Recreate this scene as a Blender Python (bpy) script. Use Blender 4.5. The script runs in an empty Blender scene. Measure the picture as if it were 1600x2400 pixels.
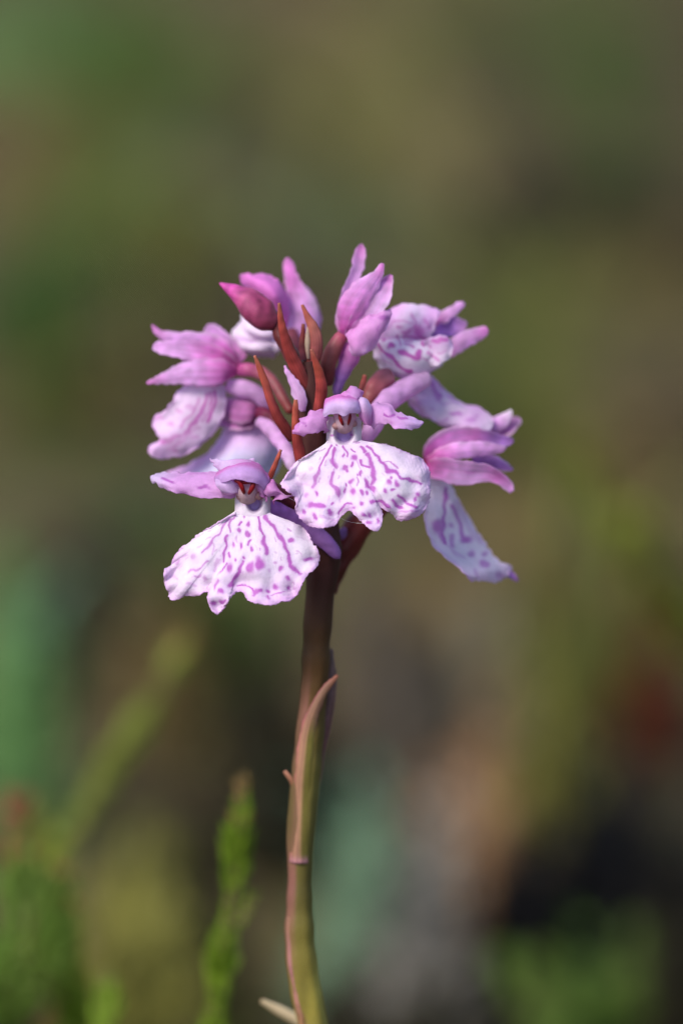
import bpy, math, random
import numpy as np
from mathutils import Vector

# ------------------------------------------------------------------ camera, sky, sun, exposure
rnd = random.Random(7)
nrs = np.random.RandomState(11)
SC = bpy.context.scene
COL = SC.collection
PITCH = math.radians(15.0)
DIST = 480.0                      # mm from lens to the plane in focus
PX = 0.035                        # mm per photo pixel in the plane in focus
T0 = np.array([0.0, 0.0, 130.0])  # mm, the point in the middle of the frame
FV = np.array([0.0, math.cos(PITCH), -math.sin(PITCH)])
UV = np.array([0.0, math.sin(PITCH), math.cos(PITCH)])
RV = np.array([1.0, 0.0, 0.0])
CAMP = T0 - FV * DIST

cd = bpy.data.cameras.new('camera')
cam = bpy.data.objects.new('camera', cd)
COL.objects.link(cam)
cam.location = CAMP / 1000.0
cam.rotation_euler = (math.pi / 2 - PITCH, 0, 0)
cd.sensor_fit = 'VERTICAL'
cd.lens = 100.0
cd.sensor_height = 100.0 * (2400 * PX) / DIST
cd.clip_start = 0.02
cd.clip_end = 1000.0
cd.dof.use_dof = True
cd.dof.focus_distance = (DIST + 0.3) / 1000.0
cd.dof.aperture_fstop = 5.6
SC.camera = cam

SUN_DIR = Vector((-0.58, -0.54, 0.86)).normalized()     # towards the sun
w = bpy.data.worlds.new('World')
SC.world = w
w.use_nodes = True
nt = w.node_tree
sky = nt.nodes.new('ShaderNodeTexSky')
sky.sky_type = 'NISHITA'
sky.sun_disc = False
sky.sun_elevation = math.asin(SUN_DIR.z)
sky.sun_rotation = math.atan2(SUN_DIR.x, SUN_DIR.y)
bg = nt.nodes['Background']
bg.inputs[1].default_value = 0.15
nt.links.new(sky.outputs[0], bg.inputs[0])
sl = bpy.data.lights.new('sun', 'SUN')
sl.energy = 2.9
sl.angle = math.radians(22.0)
sl.color = (1.0, 0.94, 0.86)
sun = bpy.data.objects.new('sun', sl)
COL.objects.link(sun)
sun.rotation_euler = SUN_DIR.to_track_quat('Z', 'Y').to_euler()
sun.location = (-1, -1, 2)

SC.view_settings.view_transform = 'Standard'
SC.view_settings.look = 'None'
SC.view_settings.exposure = 0.5
SC.view_settings.gamma = 1.0
SC.view_settings.use_curve_mapping = False
SC.render.engine = 'CYCLES'
SC.cycles.use_denoising = True
SC.cycles.max_bounces = 10
SC.cycles.transparent_max_bounces = 8
SC.cycles.caustics_reflective = False
SC.cycles.caustics_refractive = False

# ------------------------------------------------------------------ helpers
def s2l(r, g, b):
    f = lambda c: (c / 255 / 12.92) if c / 255 <= 0.04045 else ((c / 255 + 0.055) / 1.055) ** 2.4
    return np.array([f(r), f(g), f(b)])

def to_world(p):
    """p (...,3): photo pixel x, y and depth behind the plane in focus, all in pixels of that plane -> world mm"""
    p = np.asarray(p, float)
    d = p[..., 2] * PX
    s = PX * (DIST + d) / DIST
    return (T0 + ((p[..., 0] - 800) * s)[..., None] * RV
            - ((p[..., 1] - 1200) * s)[..., None] * UV + d[..., None] * FV)

def ray_at_z(px, py, z):
    d = (px - 800) * PX * RV - (py - 1200) * PX * UV + DIST * FV
    t = (z - CAMP[2]) / d[2]
    return CAMP + d * t, t          # world mm, magnification relative to the plane in focus

def crop(ox, oy, k):
    return lambda x, y: (ox + x / k, oy + y / k)
CA = crop(320, 560, 3.267)
CB = crop(740, 560, 3.136)
CC = crop(340, 1040, 3.267)
CD = crop(640, 880, 3.92)
CE = crop(900, 860, 4.3556)
CG = crop(580, 700, 5.6)

def cr(pts, m):
    """smooth curve through pts sampled at m points (monotone-ish cubic, chord-length)"""
    p = np.asarray(pts, float)
    n = len(p)
    if n == 1:
        return np.repeat(p, m, 0)
    seg = np.linalg.norm(np.diff(p[:, :3], axis=0), axis=1) + 1e-6
    t = np.concatenate([[0], np.cumsum(seg)])
    tan = np.zeros_like(p)
    for i in range(n):
        a, b = max(i - 1, 0), min(i + 1, n - 1)
        tan[i] = (p[b] - p[a]) / (t[b] - t[a])
    q = np.linspace(0, t[-1], m)
    i = np.clip(np.searchsorted(t, q, side='right') - 1, 0, n - 2)
    h = (t[i + 1] - t[i])[:, None]
    u = ((q - t[i])[:, None]) / h
    return ((2*u**3 - 3*u**2 + 1) * p[i] + (u**3 - 2*u**2 + u) * h * tan[i]
            + (-2*u**3 + 3*u**2) * p[i + 1] + (u**3 - u**2) * h * tan[i + 1])

class Noise:
    def __init__(self, seed, scale, n=14, dim=3):
        r = np.random.RandomState(seed)
        k = r.normal(size=(n, dim))
        self.k = k / np.linalg.norm(k, axis=1)[:, None] * (r.uniform(0.6, 1.9, n)[:, None] * 2 * math.pi / scale)
        self.f = r.uniform(0, 6.28, n)
        self.n = n
    def __call__(self, p):
        return np.sin(p @ self.k.T + self.f).sum(-1) / math.sqrt(self.n / 2)

def link(o, parent=None):
    COL.objects.link(o)
    if parent is not None:
        o.parent = parent
    return o

def mesh_obj(name, verts_mm, faces, mat, parent=None, base=(0, 0, 0), col=None, smooth=True, solid=None):
    v = (np.asarray(verts_mm, float) - np.asarray(base, float)) / 1000.0
    me = bpy.data.meshes.new(name)
    me.from_pydata(v.tolist(), [], faces if isinstance(faces, list) else faces.tolist())
    if smooth:
        me.polygons.foreach_set('use_smooth', [True] * len(me.polygons))
    if col is not None:
        a = me.attributes.new('pig', 'FLOAT_COLOR', 'POINT')
        c = np.ones((len(v), 4), np.float32)
        c[:, :3] = col
        a.data.foreach_set('color', c.ravel())
    me.materials.append(mat)
    o = bpy.data.objects.new(name, me)
    link(o, parent)
    if solid:
        m = o.modifiers.new('thickness', 'SOLIDIFY')
        m.thickness = solid / 1000.0
        m.offset = 0
    if parent is None:
        o.location = np.asarray(base) / 1000.0
    return o

def tag(o, label, cat, group=None, kind=None):
    o['label'] = label
    o['category'] = cat
    if group: o['group'] = group
    if kind: o['kind'] = kind
    return o

def grid_faces(nv, nu, wrap=False):
    i, j = np.meshgrid(np.arange(nv - 1), np.arange(nu if wrap else nu - 1), indexing='ij')
    j2 = (j + 1) % nu
    return np.stack([i*nu + j, i*nu + j2, (i+1)*nu + j2, (i+1)*nu + j], -1).reshape(-1, 4)

# ------------------------------------------------------------------ materials
def new_mat(name):
    m = bpy.data.materials.new(name)
    m.use_nodes = True
    return m, m.node_tree, m.node_tree.nodes['Principled BSDF']

def petal_material(name, trans=0.3, rough=0.5, bump=0.5, scale=9000):
    m, t, b = new_mat(name)
    at = t.nodes.new('ShaderNodeAttribute'); at.attribute_name = 'pig'
    tc = t.nodes.new('ShaderNodeTexCoord')
    n1 = t.nodes.new('ShaderNodeTexNoise'); n1.inputs['Scale'].default_value = scale * 0.12; n1.inputs['Detail'].default_value = 5
    t.links.new(tc.outputs['Object'], n1.inputs['Vector'])
    mr = t.nodes.new('ShaderNodeMapRange')
    mr.inputs[1].default_value = 0.25; mr.inputs[2].default_value = 0.75
    mr.inputs[3].default_value = 0.92; mr.inputs[4].default_value = 1.07
    t.links.new(n1.outputs[0], mr.inputs[0])
    n2 = t.nodes.new('ShaderNodeTexNoise'); n2.inputs['Scale'].default_value = scale * 0.45; n2.inputs['Detail'].default_value = 3
    t.links.new(tc.outputs['Object'], n2.inputs['Vector'])
    mr2 = t.nodes.new('ShaderNodeMapRange')
    mr2.inputs[1].default_value = 0.25; mr2.inputs[2].default_value = 0.75
    mr2.inputs[3].default_value = 0.94; mr2.inputs[4].default_value = 1.06
    t.links.new(n2.outputs[0], mr2.inputs[0])
    mm = t.nodes.new('ShaderNodeMath'); mm.operation = 'MULTIPLY'
    t.links.new(mr.outputs[0], mm.inputs[0]); t.links.new(mr2.outputs[0], mm.inputs[1])
    mx = t.nodes.new('ShaderNodeVectorMath'); mx.operation = 'SCALE'
    t.links.new(at.outputs['Color'], mx.inputs[0]); t.links.new(mm.outputs[0], mx.inputs['Scale'])
    t.links.new(mx.outputs[0], b.inputs['Base Color'])
    b.inputs['Roughness'].default_value = rough
    b.inputs['Specular IOR Level'].default_value = 0.35
    b.inputs['Sheen Weight'].default_value = 0.08 if trans > 0.3 else 0.0
    if trans < 0.3: b.inputs['Specular IOR Level'].default_value = 0.2
    v = t.nodes.new('ShaderNodeTexVoronoi'); v.inputs['Scale'].default_value = scale
    t.links.new(tc.outputs['Object'], v.inputs['Vector'])
    bp = t.nodes.new('ShaderNodeBump'); bp.inputs['Strength'].default_value = bump; bp.inputs['Distance'].default_value = 0.00005
    t.links.new(v.outputs['Distance'], bp.inputs['Height'])
    t.links.new(bp.outputs[0], b.inputs['Normal'])
    tr = t.nodes.new('ShaderNodeBsdfTranslucent')
    t.links.new(mx.outputs[0], tr.inputs[0])
    ms = t.nodes.new('ShaderNodeMixShader'); ms.inputs[0].default_value = trans
    t.links.new(b.outputs[0], ms.inputs[1]); t.links.new(tr.outputs[0], ms.inputs[2])
    t.links.new(ms.outputs[0], t.nodes['Material Output'].inputs[0])
    return m

def plant_material(name, c1, c2, scale=120, rough=0.6, trans=0.0, detail=4):
    m, t, b = new_mat(name)
    tc = t.nodes.new('ShaderNodeTexCoord')
    n1 = t.nodes.new('ShaderNodeTexNoise'); n1.inputs['Scale'].default_value = scale; n1.inputs['Detail'].default_value = detail
    t.links.new(tc.outputs['Object'], n1.inputs['Vector'])
    r = t.nodes.new('ShaderNodeValToRGB')
    r.color_ramp.elements[0].position = 0.35; r.color_ramp.elements[1].position = 0.65
    r.color_ramp.elements[0].color = (*c1, 1); r.color_ramp.elements[1].color = (*c2, 1)
    t.links.new(n1.outputs[0], r.inputs[0]); t.links.new(r.outputs[0], b.inputs['Base Color'])
    b.inputs['Roughness'].default_value = rough
    b.inputs['Specular IOR Level'].default_value = 0.25
    if trans:
        tr = t.nodes.new('ShaderNodeBsdfTranslucent'); t.links.new(r.outputs[0], tr.inputs[0])
        ms = t.nodes.new('ShaderNodeMixShader'); ms.inputs[0].default_value = trans
        t.links.new(b.outputs[0], ms.inputs[1]); t.links.new(tr.outputs[0], ms.inputs[2])
        t.links.new(ms.outputs[0], t.nodes['Material Output'].inputs[0])
    return m

M_PETAL = petal_material('petal', 0.5)
M_LIP = petal_material('lip', 0.32)
M_BRACT = petal_material('bract', 0.12, rough=0.42, bump=0.2, scale=5000)
M_STEM = petal_material('stem', 0.0, rough=0.6, bump=0.3, scale=3500)

# ------------------------------------------------------------------ ground
def ground_h(x, y):
    """x, y in mm"""
    p = np.stack([np.asarray(x, float), np.asarray(y, float)], -1)
    return 5.0 * GN1(p) + 2.0 * GN2(p)
GN1 = Noise(3, 260, dim=2)
GN2 = Noise(4, 60, dim=2)

def build_ground():
    n = 190
    u = np.linspace(-1, 1, n)
    x = 60 * np.sinh(u * 9.0)
    X, Y = np.meshgrid(x, x + 250)
    Z = ground_h(X, Y)
    R = np.hypot(X, Y)
    Z = Z * np.clip(1 + (R - 3000) / 30000, 1, 12)
    v = np.stack([X, Y, Z], -1).reshape(-1, 3)
    m, t, b = new_mat('heath_soil')
    tc = t.nodes.new('ShaderNodeTexCoord')
    n1 = t.nodes.new('ShaderNodeTexNoise'); n1.inputs['Scale'].default_value = 14; n1.inputs['Detail'].default_value = 6
    n2 = t.nodes.new('ShaderNodeTexNoise'); n2.inputs['Scale'].default_value = 160; n2.inputs['Detail'].default_value = 5
    for q in (n1, n2): t.links.new(tc.outputs['Object'], q.inputs['Vector'])
    r1 = t.nodes.new('ShaderNodeValToRGB')
    e = r1.color_ramp.elements
    e[0].position = 0.34; e[0].color = (0.045, 0.033, 0.022, 1)
    e[1].position = 0.70; e[1].color = (0.075, 0.095, 0.030, 1)
    k = e.new(0.50); k.color = (0.105, 0.078, 0.045, 1)
    r2 = t.nodes.new('ShaderNodeValToRGB')
    r2.color_ramp.elements[0].position = 0.3; r2.color_ramp.elements[0].color = (0.55, 0.5, 0.45, 1)
    r2.color_ramp.elements[1].position = 0.7; r2.color_ramp.elements[1].color = (1.35, 1.3, 1.2, 1)
    t.links.new(n1.outputs[0], r1.inputs[0]); t.links.new(n2.outputs[0], r2.inputs[0])
    mx = t.nodes.new('ShaderNodeMix'); mx.data_type = 'RGBA'; mx.blend_type = 'MULTIPLY'; mx.inputs[0].default_value = 1
    t.links.new(r1.outputs[0], mx.inputs[6]); t.links.new(r2.outputs[0], mx.inputs[7])
    t.links.new(mx.outputs[2], b.inputs['Base Color'])
    b.inputs['Roughness'].default_value = 0.95
    b.inputs['Specular IOR Level'].default_value = 0.1
    bp = t.nodes.new('ShaderNodeBump'); bp.inputs['Strength'].default_value = 0.7; bp.inputs['Distance'].default_value = 0.004
    t.links.new(n2.outputs[0], bp.inputs['Height']); t.links.new(bp.outputs[0], b.inputs['Normal'])
    o = mesh_obj('ground', v, grid_faces(n, n), m)
    o['kind'] = 'structure'
    o['label'] = 'peaty heath ground with moss and litter'
build_ground()

# ------------------------------------------------------------------ background plants
def leaf_quads(cent, dirs, norms, length, width):
    """rhombic leaves: arrays -> verts (n*4), faces"""
    n = len(cent)
    side = np.cross(dirs, norms)
    side /= np.linalg.norm(side, axis=1)[:, None] + 1e-9
    L = length[:, None]; W = width[:, None]
    v = np.stack([cent - dirs*L*0.5, cent + side*W*0.5, cent + dirs*L*0.5, cent - side*W*0.5], 1).reshape(-1, 3)
    f = np.arange(n * 4).reshape(-1, 4)
    return v, f

def unit(v):
    return v / (np.linalg.norm(v, axis=-1, keepdims=True) + 1e-9)

def sstep_(a, b, x):
    t = min(1.0, max(0.0, (x - a) / (b - a)))
    return t*t*(3 - 2*t)

def clump(name, label, cat, px, py, rpx, mat, group, hgt=0.9, n=650, leaf=3.2, seed=0, lift=0.45):
    """a low dome of shoots that grows on the ground where the sight line of that spot meets it"""
    r = np.random.RandomState(seed + 100)
    c, t = ray_at_z(px, py, 0)
    rad = rpx * PX * t * 1.0
    up = 20.0 * sstep_(1000, 1500, py)
    c, t = ray_at_z(px, py, ground_h(c[0], c[1]) + rad * lift + up)
    rad = rpx * PX * t
    hgt = hgt + up / rad + 0.5 * up / 20
    base = np.array([c[0], c[1], ground_h(c[0], c[1]) - 1.5])
    # core
    nu, nv = 28, 12
    th = np.linspace(0, 2*math.pi, nu, endpoint=False)
    ph = np.linspace(0.02, math.pi/2, nv)
    PH, TH = np.meshgrid(ph, th, indexing='ij')
    d = np.stack([np.sin(PH)*np.cos(TH), np.sin(PH)*np.sin(TH), np.cos(PH)], -1)
    nz = Noise(seed + 5, 1.1)
    def shell(dd):
        k = 1 + 0.16 * nz(dd) + 0.08 * nz(dd * 2.7)
        return dd * np.array([rad, rad, rad * hgt]) * k[..., None]
    core = shell(d) * 0.86
    v = [core.reshape(-1, 3)]; f = [grid_faces(nv, nu, True)]
    dd = unit(r.normal(size=(n, 3))); dd[:, 2] = np.abs(dd[:, 2])
    pos = shell(dd) * r.uniform(0.8, 1.08, n)[:, None]
    dirs = unit(dd + r.normal(size=(n, 3)) * 0.55 + np.array([0, 0, 0.35]))
    nrm = unit(r.normal(size=(n, 3)))
    lv, lf = leaf_quads(pos, dirs, nrm, r.uniform(0.7, 1.5, n)*leaf, r.uniform(0.25, 0.5, n)*leaf)
    f.append(lf + len(v[0])); v.append(lv)
    o = mesh_obj(name, np.concatenate(v) + base, np.concatenate(f), mat, base=base, smooth=False)
    tag(o, label, cat, group)
    return o

def tuft(name, label, cat, base, n, h, lean, spread, width, mat, group=None, seed=0):
    """grass tuft: curved tapered blades from one base (mm)"""
    r = np.random.RandomState(seed + 300)
    V = []; F = []; off = 0
    for i in range(n):
        a = r.uniform(0, 6.28)
        out = np.array([math.cos(a), math.sin(a), 0]) * r.uniform(0.1, 1) * spread
        hh = h * r.uniform(0.55, 1.1)
        b0 = np.array([math.cos(a), math.sin(a), 0]) * r.uniform(0, 1) * spread * 0.2
        L = np.asarray(lean) * r.uniform(0.7, 1.2)
        side = unit(np.cross(np.array([math.cos(a), math.sin(a), 0.0]) + r.normal(size=3)*0.3, [0, 0, 1.0]))
        ts = np.linspace(0, 1, 8)
        for k, tt in enumerate(ts):
            c = b0 + np.array([0, 0, hh]) * (tt - 0.28*tt**3) + (out + L) * tt**2
            wv = width * (1 - tt**1.5) * 0.5 + 0.04
            V += [c - side*wv, c + side*wv]
        for k in range(7):
            a0 = off + 2*k
            F.append([a0, a0+1, a0+3, a0+2])
        off += 16
    o = mesh_obj(name, np.array(V) + base, F, mat, base=base, smooth=True)
    tag(o, label, cat, group)
    return o

def sprig(name, label, pts, mat_leaf, mat_stem, group, n_side=6, side_len=10.0, leaf=2.4, dens=2.2, seed=0, tipmat=None, tipfrac=0.035):
    """heather shoot. pts: world mm polyline from base on the ground to tip. > stem, leaves"""
    r = np.random.RandomState(seed + 500)
    base = np.asarray(pts[0], float)
    root = link(bpy.data.objects.new(name, None))
    root.location = base / 1000
    root.empty_display_size = 0.01
    tag(root, label, 'plant', group)
    main = cr(np.asarray(pts, float), 60)
    lines = [main]
    for i in range(n_side):
        k = int(r.uniform(0.25, 0.93) * 59)
        T = unit(main[min(k+1, 59)] - main[max(k-1, 0)])
        a = r.normal(size=3); a -= T * a.dot(T); a = unit(a)
        L = side_len * r.uniform(0.5, 1.2)
        lines.append(cr(np.stack([main[k], main[k] + T*L*0.45 + a*L*0.4, main[k] + T*L*0.95 + a*L*0.5]), 16))
    sv = []; sf = []; off = 0
    for li, l in enumerate(lines):
        rr = np.linspace(0.75 if li == 0 else 0.4, 0.25, len(l))
        for q, ra in zip(l, rr):
            for a in range(5):
                sv.append(q + np.array([math.cos(a*1.2566), math.sin(a*1.2566), 0]) * ra)
        fs = grid_faces(len(l), 5, True) + off
        sf += fs.tolist(); off += len(l) * 5
    mesh_obj('stem', sv, sf, mat_stem, root, base)
    C = []; D = []; tipflag = []; LS = []
    ln = Noise(seed + 40, 9.0)
    for li, l in enumerate(lines):
        seg = np.linalg.norm(np.diff(l, axis=0), axis=1)
        tot = seg.sum()
        m = max(6, int(tot * dens))
        ps = cr(l, m)
        tg = unit(np.gradient(ps, axis=0))
        for k in range(m):
            fr = k / m
            if li == 0 and fr < 0.22: continue
            for q in range(4):
                a = (q * 90 + (k % 2) * 45 + r.uniform(-15, 15)) * math.pi / 180
                e1 = unit(np.cross(tg[k], [0.3, 1, 0.2])); e2 = np.cross(tg[k], e1)
                rad = e1*math.cos(a) + e2*math.sin(a)
                dr = unit(tg[k]*0.95 + rad*r.uniform(0.35, 0.8))
                rest = tot * (1 - fr)                      # mm still to go to the tip
                sc = (0.45 + 0.55 * min(1.0, rest / 4.5)) * float(np.clip(1 + 0.32 * ln(ps[k][None])[0], 0.45, 1.7))
                C.append(ps[k] + dr*leaf*sc*0.5 + rad*0.3); D.append(dr); LS.append(sc)
                tipflag.append(tipmat is not None and r.uniform() < 1.25 - rest / (tot * tipfrac) * 0.75)
    C = np.array(C); D = np.array(D); tipflag = np.array(tipflag)
    N = unit(r.normal(size=C.shape))
    v, f = leaf_quads(C, D, N, r.uniform(0.8, 1.25, len(C))*leaf*np.array(LS), r.uniform(0.35, 0.55, len(C))*leaf*np.array(LS))
    lo = mesh_obj('leaves', v, f, mat_leaf, root, base, smooth=False)
    lo['kind'] = 'stuff'
    if tipmat is not None:
        lo.data.materials.append(tipmat)
        lo.data.polygons.foreach_set('material_index', tipflag.astype(int).tolist())
    return root

def pm(name, c, var=0.35, trans=0.0):
    c = np.asarray(c, float)
    return plant_material(name, tuple(c * (1 - var)), tuple(c * (1 + var)), trans=trans)

KINDS = {
    'green':  ('moss_cushion', 'vivid green moss cushion on the heath behind the orchid', 'moss', (0.058, 0.11, 0.014)),
    'pgreen': ('moss_cushion', 'pale green moss cushion on the heath behind the orchid', 'moss', (0.14, 0.27, 0.085)),
    'dgreen': ('moss_cushion', 'dark green moss cushion low on the heath behind the orchid', 'moss', (0.04, 0.075, 0.02)),
    'ggreen': ('lichen_clump', 'grey green lichen clump on the heath behind the orchid', 'lichen', (0.12, 0.15, 0.07)),
    'olive':  ('moss_cushion', 'olive moss cushion among litter behind the orchid', 'moss', (0.19, 0.175, 0.036)),
    'straw':  ('grass_mound', 'mound of yellowish dead grass high behind the orchid', 'grass', (0.27, 0.235, 0.075)),
    'brown':  ('litter_mound', 'brown mound of dead heather litter behind the orchid', 'litter', (0.17, 0.12, 0.046)),
    'dbrown': ('litter_mound', 'dark brown mound of peat and litter behind the orchid', 'litter', (0.026, 0.022, 0.01)),
    'gbrown': ('litter_mound', 'grey brown mound of old litter behind the orchid', 'litter', (0.22, 0.19, 0.12)),
    'mauve':  ('litter_mound', 'dull mauve brown mound of litter behind the orchid stem', 'litter', (0.1, 0.08, 0.06)),
    'red':    ('moss_cushion', 'deep red bog moss cushion under the leaning heather shoot', 'moss', (0.14, 0.028, 0.013)),
    'tan':    ('litter_mound', 'orange tan mound of dead leaves beside pale lichen', 'litter', (0.38, 0.22, 0.11)),
    'mint':   ('lichen_clump', 'pale mint green lichen clump behind the orchid stem', 'lichen', (0.2, 0.31, 0.19)),
    'grey':   ('litter_mound', 'warm grey mound of weathered twigs below the mint lichen', 'litter', (0.22, 0.2, 0.17)),
    'black':  ('shade_dark_peat', 'wet peat with hollow shade painted black beyond the dead leaves', 'peat', (0.006, 0.005, 0.006)),  # dark wet peat, with the shade of a hollow put into its colour
    'rbrown': ('litter_mound', 'reddish brown litter mound beneath the heather shoots', 'litter', (0.17, 0.055, 0.022)),
}
CL = [   # x, y, radius in photo pixels, kind, what it lies beside or behind
    (20, 110, 190, 'pgreen', 'far pale green moss cushion beside the far vivid green cushions'),
    (330, 100, 230, 'green', 'broad vivid green moss cushion touching the far pale green one'),
    (560, 190, 160, 'green', 'vivid green moss cushion between broad green cushion and dead grass'),
    (180, 330, 190, 'brown', 'brown litter mound between far green cushions and dark moss'),
    (70, 640, 210, 'dgreen', 'dark green moss cushion beyond the side view flower'),
    (40, 430, 160, 'brown', 'brown litter mound next to the dark green moss cushion'),
    (350, 560, 210, 'olive', 'olive moss cushion beyond the deep pink bud'),
    (480, 380, 200, 'ggreen', 'grey green lichen clump between olive moss and dead grass'),
    (800, 60, 150, 'brown', 'farthest brown litter mound behind the dead grass mounds'),
    (850, 170, 120, 'straw', 'far yellowish dead grass mound touching the farthest brown litter'),
    (900, 300, 130, 'straw', 'middle yellowish dead grass mound of a slanting line of three'),
    (970, 420, 130, 'straw', 'last yellowish dead grass mound before the pale grey brown litter'),
    (1090, 570, 180, 'gbrown', 'pale grey brown litter mound beyond the topmost flower'),
    (680, 400, 110, 'mauve', 'small dull mauve litter mound between grey lichen and dead grass'),
    (1150, 170, 210, 'dbrown', 'dark peat mound beside the far yellowish dead grass'),
    (1420, 40, 150, 'green', 'lone vivid green moss cushion beyond the dark peat mounds'),
    (1330, 330, 320, 'dbrown', 'largest dark peat mound beyond the curled spotted lip'),
    (1570, 470, 240, 'dbrown', 'dark peat mound beside the largest dark peat mound'),
    (1560, 720, 140, 'brown', 'warm brown litter mound in front of the dark peat mounds'),
    (1430, 900, 230, 'brown', 'broad brown litter mound beyond the outer lilac lipped flower'),
    (1180, 720, 150, 'dgreen', 'dark green moss cushion beyond the curled spotted lip'),
    (1020, 960, 190, 'dgreen', 'dark green moss cushion framed between the central and outer flowers'),
    (760, 620, 180, 'ggreen', 'grey green lichen clump between bud and topmost flower'),
    (150, 900, 190, 'olive', 'olive moss cushion beyond the side view flower lip'),
    (270, 1210, 230, 'dbrown', 'dark brown litter bush beyond the lowest flower'),
    (430, 1430, 140, 'brown', 'brown litter bush under the lowest white lip'),
    (570, 1480, 120, 'olive', 'olive moss hummock between the lowest white lip and stem'),
    (640, 1640, 120, 'dbrown', 'dark brown litter bush close beside the dark orchid stem'),
    (1150, 1300, 250, 'brown', 'broad brown litter bush beyond the hanging violet veined lip'),
    (930, 1560, 180, 'mauve', 'dull mauve litter bush beyond the stem leaf tip'),
    (1140, 1590, 140, 'gbrown', 'grey brown litter bush between mauve litter and olive hummock'),
    (1310, 1650, 130, 'olive', 'olive moss hummock beside the deep red bog moss'),
    (1460, 1370, 150, 'red', 'deep red bog moss hummock under the leaning heather shoot'),
    (1110, 1890, 140, 'tan', 'orange tan bush of dead leaves beside the mint lichen'),
    (850, 1960, 130, 'mint', 'pale mint green lichen clump close beside the orchid stem'),
    (1000, 2110, 130, 'grey', 'warm grey twig mound in front of the dead leaves'),
    (1400, 1990, 190, 'black', 'broad peat bank with hollow shade painted black in front of the red bog moss'),
    (1210, 2090, 120, 'black', 'small peat lump with hollow shade painted black beside the warm grey twigs'),
    (1580, 2010, 160, 'black', 'peat bank with hollow shade painted black beside the larger bank'),
    (1330, 2280, 150, 'green', 'vivid green moss hummock in front of the shade-painted peat'),
    (1570, 2260, 120, 'dbrown', 'dark brown litter mound beside the vivid green hummock'),
    (870, 2300, 210, 'dbrown', 'dark brown litter mound in front of mint lichen and grey twigs'),
    (1120, 2330, 150, 'dbrown', 'dark brown litter mound between grey twigs and green hummock'),
    (50, 1700, 110, 'pgreen', 'pale green moss hummock beyond the red tipped heather shoot'),
    (40, 1420, 110, 'pgreen', 'taller pale green moss hummock rising behind the other pale one'),
    (330, 2040, 170, 'olive', 'olive moss hummock behind the upright orange tipped heather shoot'),
    (230, 2240, 160, 'olive', 'olive moss hummock among the bushy heather shoots'),
    (40, 2340, 110, 'rbrown', 'reddish brown litter mound beneath the red tipped heather shoot'),
    (470, 1930, 110, 'dbrown', 'dark litter bush between slanting and upright heather shoots'),
    (430, 2390, 130, 'dbrown', 'dark litter mound at the foot of the upright heather shoot'),
    (1280, 1830, 90, 'olive', 'small olive moss hummock beside the orange tan leaves'),
]
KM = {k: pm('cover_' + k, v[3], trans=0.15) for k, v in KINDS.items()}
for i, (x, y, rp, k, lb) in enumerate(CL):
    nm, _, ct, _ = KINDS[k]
    clump(nm, lb, ct, x, y, rp, KM[k], {'moss': 'moss cushions on the heath', 'lichen': 'lichen clumps on the heath', 'litter': 'litter mounds on the heath', 'peat': 'peat lumps with hollow shade painted black', 'grass': 'dead grass mounds'}[ct], seed=i)

GM = [pm('grass_blade_olive', (0.22, 0.22, 0.06), 0.2, 0.3), pm('grass_blade_green', (0.11, 0.19, 0.04), 0.2, 0.3), pm('grass_blade_straw', (0.38, 0.32, 0.14), 0.2, 0.3), pm('grass_blade_glaucous', (0.20, 0.33, 0.20), 0.2, 0.3)]
GT = [  # x, y of foot (photo px on the ground), height mm, lean x, blade width, material, label
    (1130, 640, 110, -80, 2.6, 2, 'pale straw grass tuft leaning over the dead grass mounds'),
    (760, 520, 90, 40, 3.0, 0, 'olive grass tuft leaning over the grey green lichen'),
    (300, 420, 80, -20, 3.2, 1, 'green grass tuft in front of the broad green cushion'),
    (1520, 620, 80, -40, 2.2, 1, 'green grass tuft leaning across the dark peat mounds'),
    (60, 1000, 80, 25, 3.0, 1, 'green grass tuft beyond the side view flower'),
    (420, 900, 90, -45, 2.6, 0, 'olive grass tuft rising behind the deep pink bud'),
    (1350, 1250, 90, -40, 2.6, 0, 'olive grass tuft beyond the hanging violet veined lip'),
    (1230, 1000, 60, 20, 2.0, 0, 'thin olive grass tuft beyond the outer lilac lipped flower'),
    (30, 2050, 62, 6, 4.0, 3, 'glaucous grass tuft behind the red tipped heather shoot'),
    (860, 2150, 30, -6, 3.6, 3, 'glaucous grass tuft beside the mint lichen by the stem'),
    (1300, 2000, 75, 4, 3.5, 0, 'olive grass tuft standing among the dead leaves'),
    (640, 1900, 70, -20, 2.5, 1, 'small green grass tuft close behind the orchid stem'),
]
for i, (x, y, h_, lx, w_, k, lb) in enumerate(GT):
    c, t = ray_at_z(x, y, 0)
    base = np.array([c[0], c[1], float(ground_h(c[0], c[1])) - 1])
    tuft('grass_tuft', lb, 'grass', base, 12 if k == 3 else 26, h_, (lx, -10, 0), 9 if k == 3 else 22, w_, GM[k], 'grass tufts on the heath', seed=i)

# ------------------------------------------------------------------ the orchid
ORCHID_BASE = to_world([775, 2640, 430])
def stem_line():
    pts = [(724, 845, 120, 14), (727, 900, 130, 26), (732, 1000, 145, 36), (738, 1100, 158, 40), (748, 1200, 170, 44), (757, 1270, 178, 47),
           (756, 1330, 186, 42), (750, 1390, 192, 36), (742, 1500, 205, 34), (738, 1590, 215, 33), (727, 1712, 230, 34), (715, 1842, 246, 35),
           (705, 1960, 260, 34), (704, 2040, 270, 31), (703, 2120, 280, 33), (704, 2210, 290, 37), (716, 2319, 303, 38), (736, 2410, 314, 36)]
    return pts
SL = stem_line()
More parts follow.
